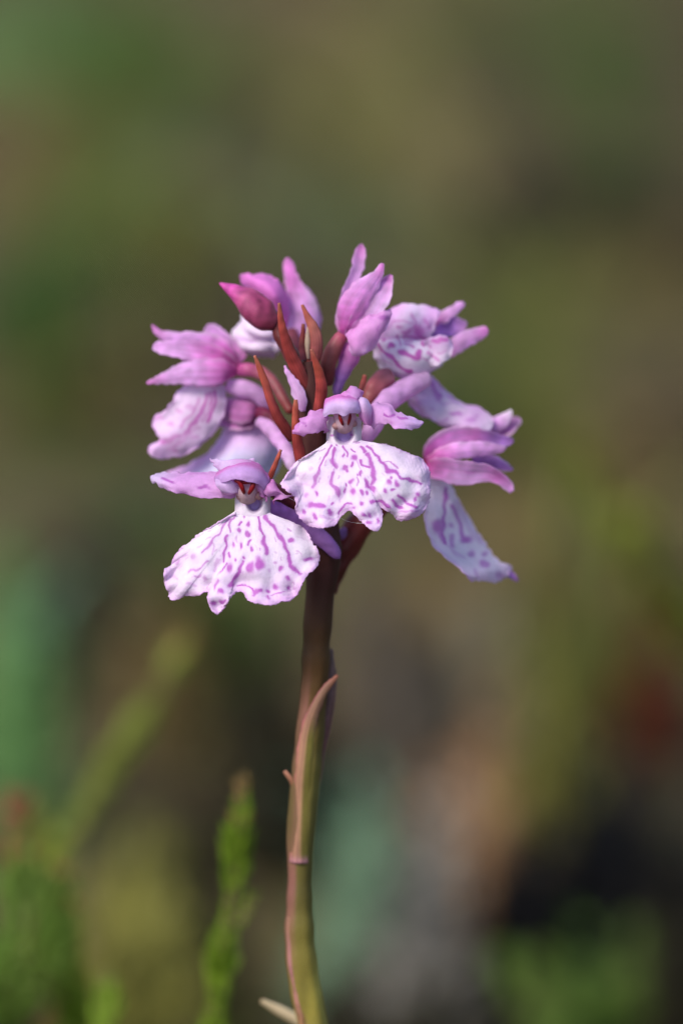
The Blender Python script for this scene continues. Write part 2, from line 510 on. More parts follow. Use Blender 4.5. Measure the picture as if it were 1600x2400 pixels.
# carry the stem on down to the ground
top = to_world(np.array(SL[-1][:3]))
dz = top[2]
down = [top + np.array([2.0, 1.0, -dz*0.45]), top + np.array([3.0, 2.0, -dz + ground_h(top[0], top[1]) - 2.0])]
ORCHID_BASE = np.array([down[1][0], down[1][1], float(ground_h(down[1][0], down[1][1]))])
orchid = link(bpy.data.objects.new('orchid', None))
orchid.location = ORCHID_BASE / 1000
orchid.empty_display_size = 0.02
tag(orchid, 'pink spotted orchid in bloom on a dark reddish stem', 'orchid')

def mixc(a, b, t):
    t = np.clip(np.asarray(t), 0, 1)[..., None]
    return a * (1 - t) + b * t

def sstep(a, b, x):
    t = np.clip((x - a) / (b - a), 0, 1)
    return t*t*(3 - 2*t)

# pigments (linear base colours)
C_WHITE = np.array([0.87, 0.77, 0.86])
C_LILAC = np.array([0.75, 0.42, 0.75])
C_PINK = np.array([0.74, 0.25, 0.64])
C_HOT = np.array([0.68, 0.10, 0.44])
C_VIOLET = np.array([0.42, 0.20, 0.55])
C_MARK = np.array([0.46, 0.06, 0.46])
C_RED = np.array([0.31, 0.046, 0.042])
C_ORANGE = np.array([0.38, 0.072, 0.046])
C_DKRED = np.array([0.11, 0.022, 0.022])
C_PLUM = np.array([0.20, 0.05, 0.075])
C_OLIVE = np.array([0.20, 0.16, 0.035])
C_TANP = np.array([0.42, 0.21, 0.13])

def marks_amount(xy, marks, seed=1, jit=3.0):
    """how much marking pigment each point of the lip carries (0..1)"""
    nx, ny = Noise(seed, 40, dim=2), Noise(seed + 50, 40, dim=2)
    fx, fy = Noise(seed + 9, 9, dim=2), Noise(seed + 60, 9, dim=2)
    q = xy + np.stack([nx(xy) + 0.18*fx(xy), ny(xy) + 0.18*fy(xy)], -1) * jit * 0.55
    amt = np.zeros(xy.shape[:-1])
    for m in marks:
        if m[0] == 'l':
            _, pts, w0, st = m
            pts = np.asarray(pts, float)
            for a, b in zip(pts[:-1], pts[1:]):
                ab = b - a
                tt = np.clip(((q - a) @ ab) / (ab @ ab + 1e-9), 0, 1)
                dist = np.linalg.norm(q - a - tt[..., None]*ab, axis=-1)
                amt = np.maximum(amt, st * (1 - sstep(w0*0.4, w0*1.35, dist)))
        else:
            _, c, rx, ry, st = m
            dist = np.hypot((q[..., 0]-c[0])/rx, (q[..., 1]-c[1])/ry)
            amt = np.maximum(amt, st * (1 - sstep(0.5, 1.5, dist)))
    return amt

def L(cf, pts, w_, st=1.0):
    k = 1.0 / (cf(1, 0)[0] - cf(0, 0)[0])
    return ('l', [cf(*p) for p in pts], w_ / k, st)
def Dt(cf, x, y, rx, ry=None, st=1.0):
    k = 1.0 / (cf(1, 0)[0] - cf(0, 0)[0])
    return ('d', cf(x, y), rx / k, (ry or rx) / k, st)

def flower_empty(label=None):
    e = link(bpy.data.objects.new('flower', None), orchid)
    e.empty_display_size = 0.004
    if label: e['label'] = label
    return e

def finish(name, grid, mat, parent, col, solid=0.16, wrap=False):
    nv, nu = grid.shape[:2]
    v = to_world(grid.reshape(-1, 3))
    return mesh_obj(name, v, grid_faces(nv, nu, wrap), mat, parent, ORCHID_BASE, col.reshape(-1, 3), solid=solid)

def lip_fan(parent, cf, hinge, margin, z0, zfun, marks, seed, ns=240, ntt=115, ruffle=6.5):
    hg = np.array([cf(*p) for p in hinge], float)
    mg = cr(np.array([cf(*p) for p in margin], float), ns)
    s = np.linspace(0, 1, ns)
    hs = cr(hg, ns)
    t = np.linspace(0, 1, ntt)
    XY = hs[None] * (1 - t)[:, None, None] + mg[None] * t[:, None, None]
    S, T = np.meshgrid(s, t)
    fine = Noise(seed + 2, 11, dim=2)
    XYj = XY + (T**6)[..., None] * np.stack([fine(XY), fine(XY + 77)], -1) * 0.9
    n1, n2, n3 = Noise(seed, 190, dim=2), Noise(seed + 1, 75, dim=2), Noise(seed + 3, 24, dim=2)
    z = z0 + zfun(XY[..., 0], XY[..., 1], S, T)
    z = z + ruffle * (T**3) * n2(XY) + 5.0 * n1(XY) * T + 4.5 * np.sin(S * 21 + 1.3*n1(XY)) * T**1.5 + 0.10 * n3(XY) * T
    z = z + 0.35 * np.sin(S * 95 + n1(XY)) * T * (1 - T) * 2          # raised veins
    g = np.concatenate([XYj, z[..., None]], -1)
    r = np.random.RandomState(seed)
    fleck = []
    for _ in range(36):
        a, b = int(r.uniform(0.12, 0.88) * (ns - 1)), int(r.uniform(0.22, 0.93) * (ntt - 1))
        c = XY[b, a]; q = unit(XY[min(b + 4, ntt - 1), a] - XY[b - 4, a])
        ln = r.uniform(1, 7)
        fleck.append(('l', [c - q*ln, c + q*ln], r.uniform(1.2, 2.6), r.uniform(0.15, 0.6)))
    wide = [(m[0], m[1], m[2]*2.3, m[3]*0.5) if m[0] == 'l' else (m[0], m[1], m[2]*1.9, m[3]*1.9, m[4]*0.5) for m in marks]
    wash = marks_amount(XY, wide, seed)
    amt = marks_amount(XY, marks + fleck, seed)
    base = mixc(C_WHITE, C_LILAC, 0.17 + 0.07*n1(XY) + 0.5*sstep(0.90, 1.0, T) + 0.16*sstep(0.55, 1, T))
    base = mixc(base, np.array([0.66, 0.28, 0.76]), 0.40 * wash)
    col = mixc(base, C_MARK, 0.92 * amt)
    col = mixc(col, C_LILAC, 0.25 * np.clip(amt, 0, .3))
    return finish('lip', g, M_LIP, parent, col, 0.11)

def patch(name, parent, rows, colf, cf=None, mat=None, nu=40, nv=40, seed=0, wob=3.0, marks=None, solid=0.08, edge=1.0, zs=1.0, ruf=5.0, tilt=0.0, markcol=np.array([0.44, 0.055, 0.46])):
    R = []
    for row in rows:
        pr = []
        for p in row:
            x, y = cf(p[0], p[1]) if cf else (p[0], p[1])
            pr.append((x, y, p[2]))
        R.append(cr(np.array(pr, float), nu))
    R = np.array(R)
    g = np.stack([cr(R[:, j], nv) for j in range(nu)], 1)
    U, V = np.meshgrid(np.linspace(0, 1, nu), np.linspace(0, 1, nv))
    nz = Noise(seed, 120); nf = Noise(seed + 1, 30)
    g = g.copy()
    zc = g[..., 2].mean()
    g[..., 2] = zc + (g[..., 2] - zc) * zs
    g[..., 2] += tilt * (g[..., 0] - g[..., 0].mean(1, keepdims=True))
    g0 = g.copy()
    g[..., 2] += wob * nz(g0) + 0.06 * wob * nf(g0)
    e = np.maximum(np.abs(2*U-1), np.abs(2*V-1))**6 * edge
    g[..., 2] += ruf * np.abs(2*U-1)**3 * Noise(seed + 7, 60)(g0)
    g[..., 0] += e * nf(g0 + 31) * 1.4
    g[..., 1] += e * nf(g0 + 63) * 1.4
    col = colf(U, V, g0)
    if marks is not None:
        amt = marks_amount(g0[..., :2], marks, seed, 3)
        col = mixc(col, markcol, 0.88 * amt)
    return finish(name, g, mat or M_PETAL, parent, col, solid)

def ribbon(name, parent, st, colf, cf=None, mat=None, nu=25, nv=50, seed=0, wob=1.5, marks=None, solid=0.07, edge=1.0):
    """st: (x, y, z, half width, roll deg, cup rad). widths in the units of cf"""
    k = (cf(1, 0)[0] - cf(0, 0)[0]) if cf else 1.0
    A = []
    for q in st:
        x, y = cf(q[0], q[1]) if cf else (q[0], q[1])
        A.append((x, y, q[2], q[3]*k, q[4] if len(q) > 4 else 0.0, q[5] if len(q) > 5 else 0.7))
    A = cr(np.array(A, float), nv)
    c = A[:, :3]; wv = np.clip(A[:, 3], 0.6, None); roll = np.radians(A[:, 4]) + 0.22 * np.sin(np.linspace(0, 4, nv) + seed); cup = np.clip(A[:, 5] * (0.36 if mat is None else (0.62 if name == 'bract' else 1.0)), 0.05, None)
    tg = unit(np.gradient(c, axis=0))
    V3 = np.array([0, 0, 1.0])
    S = unit(np.cross(tg, V3)); N = unit(np.cross(S, tg))
    N = np.where((N[:, 2] > 0)[:, None], N, -N)
    S2 = S*np.cos(roll)[:, None] + N*np.sin(roll)[:, None]
    N2 = N*np.cos(roll)[:, None] - S*np.sin(roll)[:, None]
    u = np.linspace(-1, 1, nu)
    tipround = np.ones(nv)
    kk = 5
    wv = wv * 1.0
    ang = u[None] * cup[:, None]
    off = np.sin(ang) / cup[:, None]
    sg = -1.0 if (mat is None and seed % 2) else 1.0
    if mat is None: wv = wv * 1.1
    if name == 'bract': wv = wv * 0.88
    bow = sg * (1 - np.cos(ang)) / cup[:, None] + sg * (0.16 * (np.sqrt(u**2 + 0.02) - 0.14))[None]
    g = c[:, None] + S2[:, None]*(off*wv[:, None])[..., None] + N2[:, None]*(bow*wv[:, None])[..., None]
    U, V = np.meshgrid((u+1)/2, np.linspace(0, 1, nv))
    nz = Noise(seed, 120); nf = Noise(seed + 1, 24)
    g0 = g.copy()
    e = np.abs(2*U-1)**5 * edge
    g += (wob * nz(g0))[..., None] * N2[:, None] + (e * nf(g0) * 1.2)[..., None] * S2[:, None]
    # shallow lengthwise nerves
    g += (0.25 * np.sin(U * 26))[..., None] * N2[:, None]
    col = colf(U, V, g0)
    if mat is None:
        st_ = np.clip(np.cos((U - 0.5) * 6.283 * 4 + 0.6*nz(g0)), 0, 1)**4
        col = mixc(col, C_HOT * 0.95, 0.30 * st_ * (1 - 0.5*V))
        col = mixc(col, C_WHITE, 0.42 * sstep(0.55, 1.0, np.abs(2*U-1)) * (0.6 + 0.4*np.sin(seed + 5*V)))
    if name in ('bract', 'stem_leaf'):
        vn = np.cos((U - 0.5) * 6.283 * 5.5 + 0.8*nz(g0))
        col = col * (1 + 0.16*vn - 0.30*sstep(0.7, 1.0, np.abs(2*U-1)))[..., None]
        col = mixc(col, C_TANP*0.9, 0.35*sstep(0.16, 0.0, V) if name == 'bract' else 0*V)
    if marks is not None:
        col = mixc(col, C_MARK, 0.75 * marks_amount(g0[..., :2], marks, seed, 3))
    return finish(name, g, mat or M_PETAL, parent, col, solid)

def tube(name, parent, st, colf, cf=None, mat=None, nu=24, nv=50, seed=0, wob=0.05, ribs=0, ribamp=0.0, flat=1.0):
    """st: (x, y, z, radius)"""
    k = (cf(1, 0)[0] - cf(0, 0)[0]) if cf else 1.0
    A = []
    for q in st:
        x, y = cf(q[0], q[1]) if cf else (q[0], q[1])
        A.append((x, y, q[2], q[3]*k))
    A = cr(np.array(A, float), nv)
    c = A[:, :3]; rr = np.clip(A[:, 3], 0.3, None).copy()
    # rounded ends
    rr[0] *= 0.15; rr[1] *= 0.75; rr[-1] *= 0.15; rr[-2] *= 0.75
    tg = unit(np.gradient(c, axis=0))
    S = unit(np.cross(tg, [0, 0, 1.0])); N = np.cross(S, tg)
    th = np.linspace(0, 2*math.pi, nu, endpoint=False)
    nz = Noise(seed, 50)
    ring = S[:, None]*np.cos(th)[None, :, None] + N[:, None]*np.sin(th)[None, :, None]*flat
    g = c[:, None] + ring * rr[:, None, None]
    k2 = 1 + wob * nz(g) + (ribamp * np.cos(th*ribs)[None] if ribs else 0)
    g0 = g
    g = c[:, None] + ring * (rr[:, None] * k2)[..., None]
    U, V = np.meshgrid(th / (2*math.pi), np.linspace(0, 1, nv))
    col = colf(U, V, g0)
    return finish(name, g, mat or M_PETAL, parent, col, None, True)

def grad(*stops, nseed=0, namp=0.08, edge=None):
    """colour along v through equal stops, a little noise, optional paler or darker edge"""
    stops = [np.asarray(s) for s in stops]
    nz = Noise(nseed + 900, 30)
    def f(U, V, g):
        x = np.clip(V, 0, 1) * (len(stops) - 1)
        i = np.clip(x.astype(int), 0, len(stops) - 2)
        a = np.array(stops)[i]; b = np.array(stops)[i+1]
        c = a + (b - a) * (x - i)[..., None]
        c = c * (1 + namp * nz(g))[..., None]
        if edge is not None:
            c = mixc(c, edge, 0.6 * sstep(0.75, 1.0, np.abs(2*U-1)))
        return np.clip(c, 0.004, 0.95)
    return f

# ---- stem
def stem_col(U, V, g):
    y = g[..., 1]
    n = Noise(77, 60)(g * np.array([1, 0.12, 1]))
    c = mixc(np.array([0.050, 0.014, 0.012]), np.array([0.080, 0.036, 0.010]), sstep(1330, 1560, y))  # darkest under the head: shade of the flowers painted into the stem colour
    c = mixc(c, C_OLIVE*0.55, sstep(1560, 1850, y))
    c = mixc(c, np.array([0.25, 0.20, 0.035]), sstep(2060, 2330, y))
    # purple red flush in lengthwise streaks on the flank
    fl = sstep(0.30, 0.55, np.cos((U - 0.52) * 6.283))
    c = mixc(c, np.array([0.17, 0.060, 0.055]), fl * (0.5 + 0.25*n) * sstep(1450, 1800, y))
    return np.clip(c * (1 + 0.18*n)[..., None], 0.004, 0.9)
def build_stem():
    A = [np.array([*p]) for p in SL]
    st = cr(np.array(A), 150)
    c = to_world(st[:, :3]); r = st[:, 3] * PX * 0.95
    ext = cr(np.array([c[-2], c[-1], *down]), 40)[2:]
    r2 = np.linspace(r[-1], 1.7, len(ext))
    px = np.concatenate([st[:, :3], np.tile(st[-1, :3], (len(ext), 1))])
    c = np.concatenate([c, ext]); r = np.concatenate([r, r2])
    nu = 28
    th = np.linspace(0, 2*math.pi, nu, endpoint=False)
    tg = unit(np.gradient(c, axis=0))
    S = unit(np.cross(tg, FV)); N = np.cross(S, tg)
    S = np.where((S @ RV > 0)[:, None], S, -S); N = np.where((N @ FV > 0)[:, None], N, -N)
    ring = S[:, None]*np.cos(th)[None, :, None] + N[:, None]*np.sin(th)[None, :, None]
    k = 1 + 0.03*np.cos(th*6)[None] + 0.03*Noise(5, 4)(c)[:, None]
    v = c[:, None] + ring * (r[:, None]*k)[..., None]
    U, V = np.meshgrid(th/(2*math.pi), np.linspace(0, 1, len(c)))
    g = np.repeat(px[:, None], nu, 1) + ring * 30
    g = np.stack([g[..., 0], np.repeat(px[:, None, 1], nu, 1), g[..., 2]], -1)
    mesh_obj('stem', v.reshape(-1, 3), grid_faces(len(c), nu, True), M_STEM, orchid, ORCHID_BASE, stem_col(U, V, g).reshape(-1, 3))
build_stem()

# sheathing leaves on the stem
def sheath_col(U, V, g):
    U = 1 - U
    c = mixc(C_TANP*0.8, C_OLIVE*0.9, sstep(0.42, 0.62, U) * (1 - sstep(0.62, 0.8, V)))
    c = mixc(c, np.array([0.40, 0.13, 0.12]), sstep(0.25, 0.05, U) + sstep(0.85, 1.0, U)*0.8)
    c = mixc(c, np.array([0.46, 0.20, 0.22]), 1 - sstep(0.0, 0.05, V))
    c = mixc(c, np.array([0.40, 0.14, 0.085]), sstep(0.88, 1.0, V))
    return c * (1 + 0.1*Noise(3, 40)(g * np.array([1, .15, 1])))[..., None]
ribbon('stem_leaf', orchid, [(702, 2024, 232, 33, 0, 1.35), (703, 1960, 225, 33, 0, 1.3), (706, 1880, 216, 32, 0, 1.25), (711, 1800, 203, 29, 0, 1.2),
       (720, 1720, 192, 22, 0, 1.1), (738, 1660, 184, 15, 0, 1.0), (765, 1612, 178, 10, 0, 0.9), (792, 1583, 176, 4, 0, 0.8)], sheath_col, mat=M_BRACT, nv=90, wob=0.8)
ribbon('stem_leaf', orchid, [(742, 1860, 268, 12, -30, 1.2), (757, 1760, 262, 20, -30, 1.1), (770, 1680, 256, 20, -30, 1.0), (778, 1600, 252, 16, -30, 0.9), (776, 1520, 248, 4, -30, 0.8)],
       grad((0.12, 0.045, 0.045), (0.16, 0.07, 0.07), (0.15, 0.09, 0.08)), mat=M_BRACT, seed=4)
ribbon('stem_leaf', orchid, [(690, 1850, 238, 12, 40, 1.0), (678, 1825, 236, 9, 40, 0.8), (668, 1806, 234, 4, 40, 0.6)], grad((0.22, 0.09, 0.04), (0.40, 0.18, 0.12)), mat=M_BRACT, seed=6)
ribbon('stem_leaf', orchid, [(704, 2420, 290, 12, 60, 1.2), (688, 2320, 278, 13, 60, 1.2), (676, 2230, 270, 11, 60, 1.2), (675, 2150, 264, 4, 60, 1.0)],
       grad((0.30, 0.16, 0.06), (0.38, 0.15, 0.16), (0.34, 0.17, 0.11)), mat=M_BRACT, seed=8)

# ---- bracts
def bract(st, seed, cols=(C_ORANGE, C_RED, C_RED, C_DKRED)):
    ribbon('bract', orchid, st, grad(*cols, nseed=seed, namp=0.12), CG, M_BRACT, seed=seed, nu=17, nv=50, wob=1.2, solid=0.2, edge=0.4)
bract([(412, 55, 40, 8, 0, 1.0), (428, 220, 45, 32, 0, 1.0), (470, 440, 55, 58, 5, 1.2), (545, 680, 70, 85, 10, 1.3), (640, 900, 90, 105, 10, 1.4), (740, 1100, 105, 90, 5, 1.4), (800, 1250, 115, 60, 0, 1.3)], 21)
bract([(715, 80, 95, 8, 0, 1.0), (775, 220, 95, 36, 0, 1.1), (850, 380, 98, 80, 0, 1.2), (890, 560, 100, 100, 0, 1.3), (880, 740, 108, 105, 0, 1.4), (840, 900, 118, 80, 0, 1.3)], 22,
      (C_ORANGE*1.05, np.array([0.36, 0.11, 0.085]), np.array([0.32, 0.085, 0.085]), C_RED*0.7))
bract([(735, 330, 112, 12, 20, 1.0), (725, 480, 112, 36, 20, 1.1), (720, 620, 114, 48, 20, 1.2), (740, 800, 118, 50, 10, 1.2)], 27, (C_RED*0.9, C_DKRED*1.6, C_PLUM))
tube('bud', orchid, [(792, 350, 104, 12), (790, 440, 104, 26), (786, 560, 106, 34), (788, 680, 108, 28), (800, 800, 112, 22)], grad((0.62, 0.42, 0.36), (0.66, 0.50, 0.36), (0.50, 0.30, 0.26)), CG)
bract([(835, 660, 20, 8, 0, 1.0), (880, 800, 24, 36, 0, 1.1), (930, 960, 32, 62, 0, 1.2), (965, 1130, 45, 80, 0, 1.3), (965, 1300, 58, 88, 0, 1.3), (940, 1460, 70, 90, 0, 1.3), (900, 1600, 85, 85, 0, 1.3)], 23, (C_RED*1.2, C_ORANGE*0.85, C_RED, C_RED, C_DKRED))
bract([(95, 745, 60, 8, 0, 1.0), (150, 900, 62, 32, 0, 1.1), (225, 1090, 66, 50, 5, 1.1), (300, 1320, 72, 62, 10, 1.2), (390, 1520, 82, 78, 10, 1.3), (500, 1700, 98, 82, 5, 1.3), (600, 1850, 115, 70, 0, 1.3)], 24, (C_ORANGE, C_ORANGE*0.9, C_RED, C_RED*0.9, C_DKRED))
bract([(632, 1325, 45, 12, 0, 0.9), (628, 1440, 47, 36, 0, 1.0), (628, 1600, 52, 50, 0, 1.1), (640, 1780, 60, 66, 0, 1.2), (670, 1960, 72, 82, 0, 1.3), (700, 2150, 85, 85, 0, 1.3)], 25, (C_ORANGE*1.05, C_ORANGE*0.9, C_RED*0.95, C_RED*0.8))
bract([(442, 1985, 70, 6, 0, 1.0), (400, 2080, 72, 22, 0, 1.0), (350, 2200, 75, 30, 0, 1.1), (300, 2330, 82, 32, 0, 1.2), (260, 2450, 90, 26, 0, 1.2)], 26, (C_ORANGE*1.1, C_ORANGE, C_RED))
bract([(1535, 1000, 150, 16, 0, 1.0), (1520, 1090, 150, 32, 0, 1.1), (1480, 1200, 150, 30, 0, 1.2)], 28, (C_RED*0.8, C_DKRED*1.5))
tube('flower_axis', orchid, [(760, 850, 118, 60), (800, 1050, 125, 95), (820, 1300, 135, 110), (800, 1600, 142, 115), (790, 1900, 150, 120)], grad(C_RED*0.75, C_DKRED*1.3, C_DKRED), CG, M_BRACT, seed=9)

# ---- front flower in the middle
def column(parent, cf, body, slots, lobes, z):
    tube('column', parent, [(b[0], b[1], z + b[2], b[3]) for b in body], grad((0.70, 0.42, 0.60), (0.74, 0.50, 0.58), (0.62, 0.42, 0.42)), cf, seed=31)
    for s in slots:
        tube('pollinium', parent, [(q[0], q[1], z + q[2], q[3]) for q in s], grad((0.12, 0.003, 0.006), (0.20, 0.006, 0.010), (0.13, 0.004, 0.006)), cf, M_BRACT, nu=12, nv=16)
    for l in lobes:
        tube('stigma_lobe', parent, [(l[0]-l[2]*.8, l[1]+l[2]*.15, z + 4, l[2]*.5), (l[0], l[1], z + 2, l[2]*.85), (l[0]+l[2]*.9, l[1]-l[2]*.1, z + 4, l[2]*.55)],
             grad((0.52, 0.24, 0.26), (0.60, 0.34, 0.34), (0.55, 0.30, 0.32)), cf, nu=16, nv=14)

def throat(parent, cf, x0, x1, y0, hinge, z, hx, hy, hrx, hry, seed, marks):
    """the pale neck of the lip with the hollow mouth of the spur"""
    nu, nv = 60, 60
    u = np.linspace(0, 1, nu); v = np.linspace(0, 1, nv)
    U, V = np.meshgrid(u, v)
    hb = cr(np.array(hinge, float), nu)
    tx = x0 + (x1 - x0) * u
    X = tx[None]*(1 - V) + hb[None, :, 0]*V
    Y = (y0 + 0*U)*(1 - V) + (hb[None, :, 1] + 14)*V
    dx = (X - hx) / hrx; dy = (Y - hy) / hry
    r = np.sqrt(dx**2*(1 + 0.35*np.clip(dy, -1, 1)) + dy**2)
    hole = 1 - sstep(0.55, 1.15, r)
    z_ = z + 16*(1 - V) + 26*np.abs(2*U-1)**5 + 34*hole + 7*V
    px_, py_ = cf(X, Y)
    g = np.stack([px_, py_, z_], -1)
    col = mixc(np.array([0.78, 0.66, 0.76]), np.array([0.55, 0.36, 0.72]), hole)
    col = mixc(col, np.array([0.62, 0.36, 0.44]), 0.5*(1 - sstep(0.0, 0.45, V)))
    col = mixc(col, C_MARK, 0.8*marks_amount(g[..., :2], marks, seed, 2))
    finish('throat', g, M_LIP, parent, col, 0.1)

F2 = flower_empty('flower facing front with marked white lip, seen whole')
F2M = [L(CD, [(530,645),(500,710),(450,800),(420,880)], 13), L(CD, [(420,880),(395,950),(370,1020)], 20, .8), L(CD, [(565,670),(550,760),(565,840)], 15), L(CD, [(545,780),(575,840)], 24, .85),
  L(CD, [(545,900),(530,980),(570,1020),(600,1100)], 21, .9), Dt(CD,400,1080,18,22), L(CD, [(640,655),(680,740)], 12), Dt(CD,590,640,9), Dt(CD,635,740,12,20), Dt(CD,665,845,28,30), Dt(CD,682,885,16,24),
  Dt(CD,745,765,24,28), Dt(CD,720,820,13,26), L(CD, [(725,670),(755,705)], 10), L(CD, [(815,660),(840,700)], 15), L(CD, [(850,640),(930,720),(1010,810),(1060,870),(1140,910),(1190,950),(1260,965),(1355,990)], 14),
  L(CD, [(1010,795),(1080,800),(1150,860)], 7, .8), L(CD, [(1060,880),(1130,900)], 22), L(CD, [(860,730),(900,800),(910,880),(935,950),(900,1010)], 22), L(CD, [(800,770),(820,820),(880,840)], 16), Dt(CD,810,905,14,22), Dt(CD,780,910,12),
  Dt(CD,715,970,20,26), L(CD, [(765,930),(775,1010)], 8, .8), Dt(CD,660,1060,14,24), Dt(CD,735,1060,24,30), Dt(CD,815,1080,18,26), Dt(CD,860,1085,14,20), Dt(CD,670,1010,9,20), L(CD, [(850,960),(860,1020),(920,1050)], 20),
  Dt(CD,1060,980,22,30), Dt(CD,1135,990,24,34), Dt(CD,1085,940,14), Dt(CD,1025,1060,18,28), Dt(CD,1100,1050,22,14), L(CD, [(1160,1110),(1230,1170),(1310,1215)], 15), L(CD, [(1080,1140),(1130,1180),(1170,1220)], 17),
  L(CD, [(895,1165),(940,1145),(1010,1165),(1075,1220)], 15), Dt(CD,1315,1095,24,18), Dt(CD,1303,1135,14,20), L(CD, [(350,1190),(400,1205),(470,1195)], 26), Dt(CD,345,1185,30,34), Dt(CD,280,1250,26,18), Dt(CD,380,1300,22,28),
  Dt(CD,515,1260,22,26), Dt(CD,550,1185,14,18), L(CD, [(590,1260),(650,1200),(720,1175)], 12), Dt(CD,805,1185,12,22), Dt(CD,750,1215,18,12), Dt(CD,885,1280,22,32), Dt(CD,830,1275,22,15), Dt(CD,880,1360,22,16), Dt(CD,965,1335,18,22),
  Dt(CD,300,1110,28,18,.6), L(CD, [(735,615),(800,615)], 8, .6), L(CD, [(1150,1255),(1230,1255),(1330,1240)], 7, .6), L(CD,[(230,1000),(330,1000)],14,.18), L(CD,[(430,1290),(560,1330)],14,.35)]
F2_margin = [(495,640),(430,680),(330,730),(210,800),(140,890),(100,950),(74,1000),(110,1050),(185,1105),(212,1165),(204,1240),(240,1300),(300,1360),(370,1395),(440,1405),(520,1390),(580,1368),(612,1310),(650,1272),(700,1240),
  (735,1265),(790,1322),(850,1380),(910,1425),(950,1430),(985,1400),(1000,1335),(1000,1280),(985,1222),(1035,1240),(1098,1275),(1125,1312),(1180,1338),(1250,1325),(1330,1290),(1390,1240),(1425,1170),(1440,1080),(1435,990),
  (1430,890),(1400,810),(1340,752),(1270,732),(1200,700),(1110,660),(1000,632),(900,625),(815,620)]
def z_f2(x, y, S, T):
    yh = 1040.0
    dx = (x - 835) / 170.0
    z = -62 * np.clip((y - yh) / 200, 0, 1.2)**0.9 + 34 * dx**2 * T
    # edge of one side lobe rolled forward, the other side turned slightly back
    roll = np.exp(-((S - 0.155) / 0.055)**2) * sstep(0.72, 1.0, T)
    z -= 44 * roll
    z += 10 * np.exp(-((S - 0.70) / 0.10)**2) * sstep(0.85, 1.0, T)
    z += 14 * (np.exp(-((S - 0.43) / 0.03)**2) + np.exp(-((S - 0.58) / 0.03)**2)) * T**3
    return z
lip_fan(F2, CD, [(500,600),(560,628),(648,640),(740,625),(805,596)], F2_margin, 24, z_f2, F2M, 41)
throat(F2, CD, 492, 806, 380, [(494,600),(560,628),(648,640),(740,625),(808,596)], 22, 650, 555, 92, 88, 42, [Dt(CD,540,558,12,12), Dt(CD,730,548,14,12), L(CD,[(735,612),(800,612)],8,.6)])
column(F2, CD, [(655, 330, 20, 90), (655, 390, 8, 105), (655, 440, 12, 95), (655, 480, 26, 70)],
       [[(606, 350, -24, 12), (616, 390, -25, 16), (630, 430, -23, 15), (645, 464, -17, 8)], [(708, 350, -24, 11), (704, 390, -25, 14), (695, 425, -23, 13), (687, 460, -17, 7)]],
       [(578, 462, 46), (738, 444, 38)], 26)
pk = grad(C_PINK*1.05, C_LILAC, C_LILAC, C_PINK, edge=C_PINK)
lil = grad(C_LILAC, C_LILAC*1.08, C_LILAC*0.95, nseed=3)
patch('petal', F2, [
   [(462, 330, 40), (480, 230, 26), (560, 190, 14), (660, 190, 8), (760, 200, 16), (800, 240, 30)],
   [(462, 350, 26), (490, 262, 8), (575, 222, -8), (670, 218, -14), (760, 235, -6), (805, 280, 10)],
   [(464, 370, 20), (500, 305, 0), (580, 282, -16), (670, 280, -24), (750, 285, -16), (800, 320, 2)],
   [(465, 395, 20), (520, 362, 2), (590, 358, -10), (660, 366, -18), (730, 352, -14), (785, 350, 4)]],
   lambda U, V, g: mixc(C_PINK*1.0, np.array([0.76, 0.56, 0.84]), sstep(0.2, 0.6, V)), CD, seed=51, wob=1.5)
patch('petal', F2, [
   [(770, 215, 28), (830, 195, 22), (880, 240, 30), (905, 300, 44)],
   [(765, 265, 8), (830, 250, -4), (885, 290, 10), (908, 340, 34)],
   [(775, 320, 4), (830, 320, -12), (880, 350, 2), (905, 390, 30)],
   [(790, 370, 12), (830, 390, -4), (872, 410, 6), (898, 430, 30)],
   [(830, 430, 18), (850, 448, 6), (872, 460, 12), (890, 462, 26)]],
   lambda U, V, g: mixc(np.array([0.80, 0.58, 0.84]), C_PINK*0.9, sstep(0.3, 0.95, V)*0.9 + sstep(.8, 1, U)*0.3), CD, seed=52, wob=1.5, zs=0.55, ruf=2)
patch('sepal', F2, [
   [(585, 215, 20), (660, 205, 6), (740, 230, 0), (800, 225, 16), (830, 210, 34)],
   [(600, 180, 24), (665, 165, 12), (740, 190, 2), (795, 190, 14), (820, 180, 34)],
   [(640, 170, 34), (690, 145, 22), (745, 150, 12), (790, 158, 20), (818, 150, 36)],
   [(690, 140, 44), (705, 100, 38), (730, 92, 34), (765, 105, 36), (812, 140, 44)]],
   lambda U, V, g: mixc(C_LILAC, C_PINK, 0.4+0.3*np.sin(U*9)), CD, seed=53, wob=3.5, edge=2, marks=[L(CD, [(680,200),(720,215),(740,245)], 11, .8)])
patch('sepal', F2, [
   [(500, 330, 40), (495, 400, 24), (500, 460, 24), (520, 500, 34)],
   [(440, 330, 34), (440, 400, 12), (445, 470, 12), (470, 515, 24)],
   [(350, 308, 30), (360, 390, 8), (370, 470, 6), (390, 540, 14)],
   [(310, 365, 28), (310, 420, 6), (320, 490, 2), (330, 552, 8)],
   [(255, 400, 24), (258, 440, 6), (258, 500, 2), (260, 550, 6)],
   [(225, 475, 18), (222, 495, 8), (220, 520, 4), (222, 550, 6)],
   [(178, 505, 14), (182, 515, 10), (185, 525, 8), (190, 540, 8)]],
   lambda U, V, g: mixc(C_LILAC*1.03, C_PINK*0.9, 0.25 + 0.35*sstep(0.7, 1, V) + 0.3*sstep(.8, 1, 1-U)), CD, seed=54, wob=2.2, edge=2.2, marks=[Dt(CD,300,462,12,10,.8), Dt(CD,282,440,26,8,.5)])
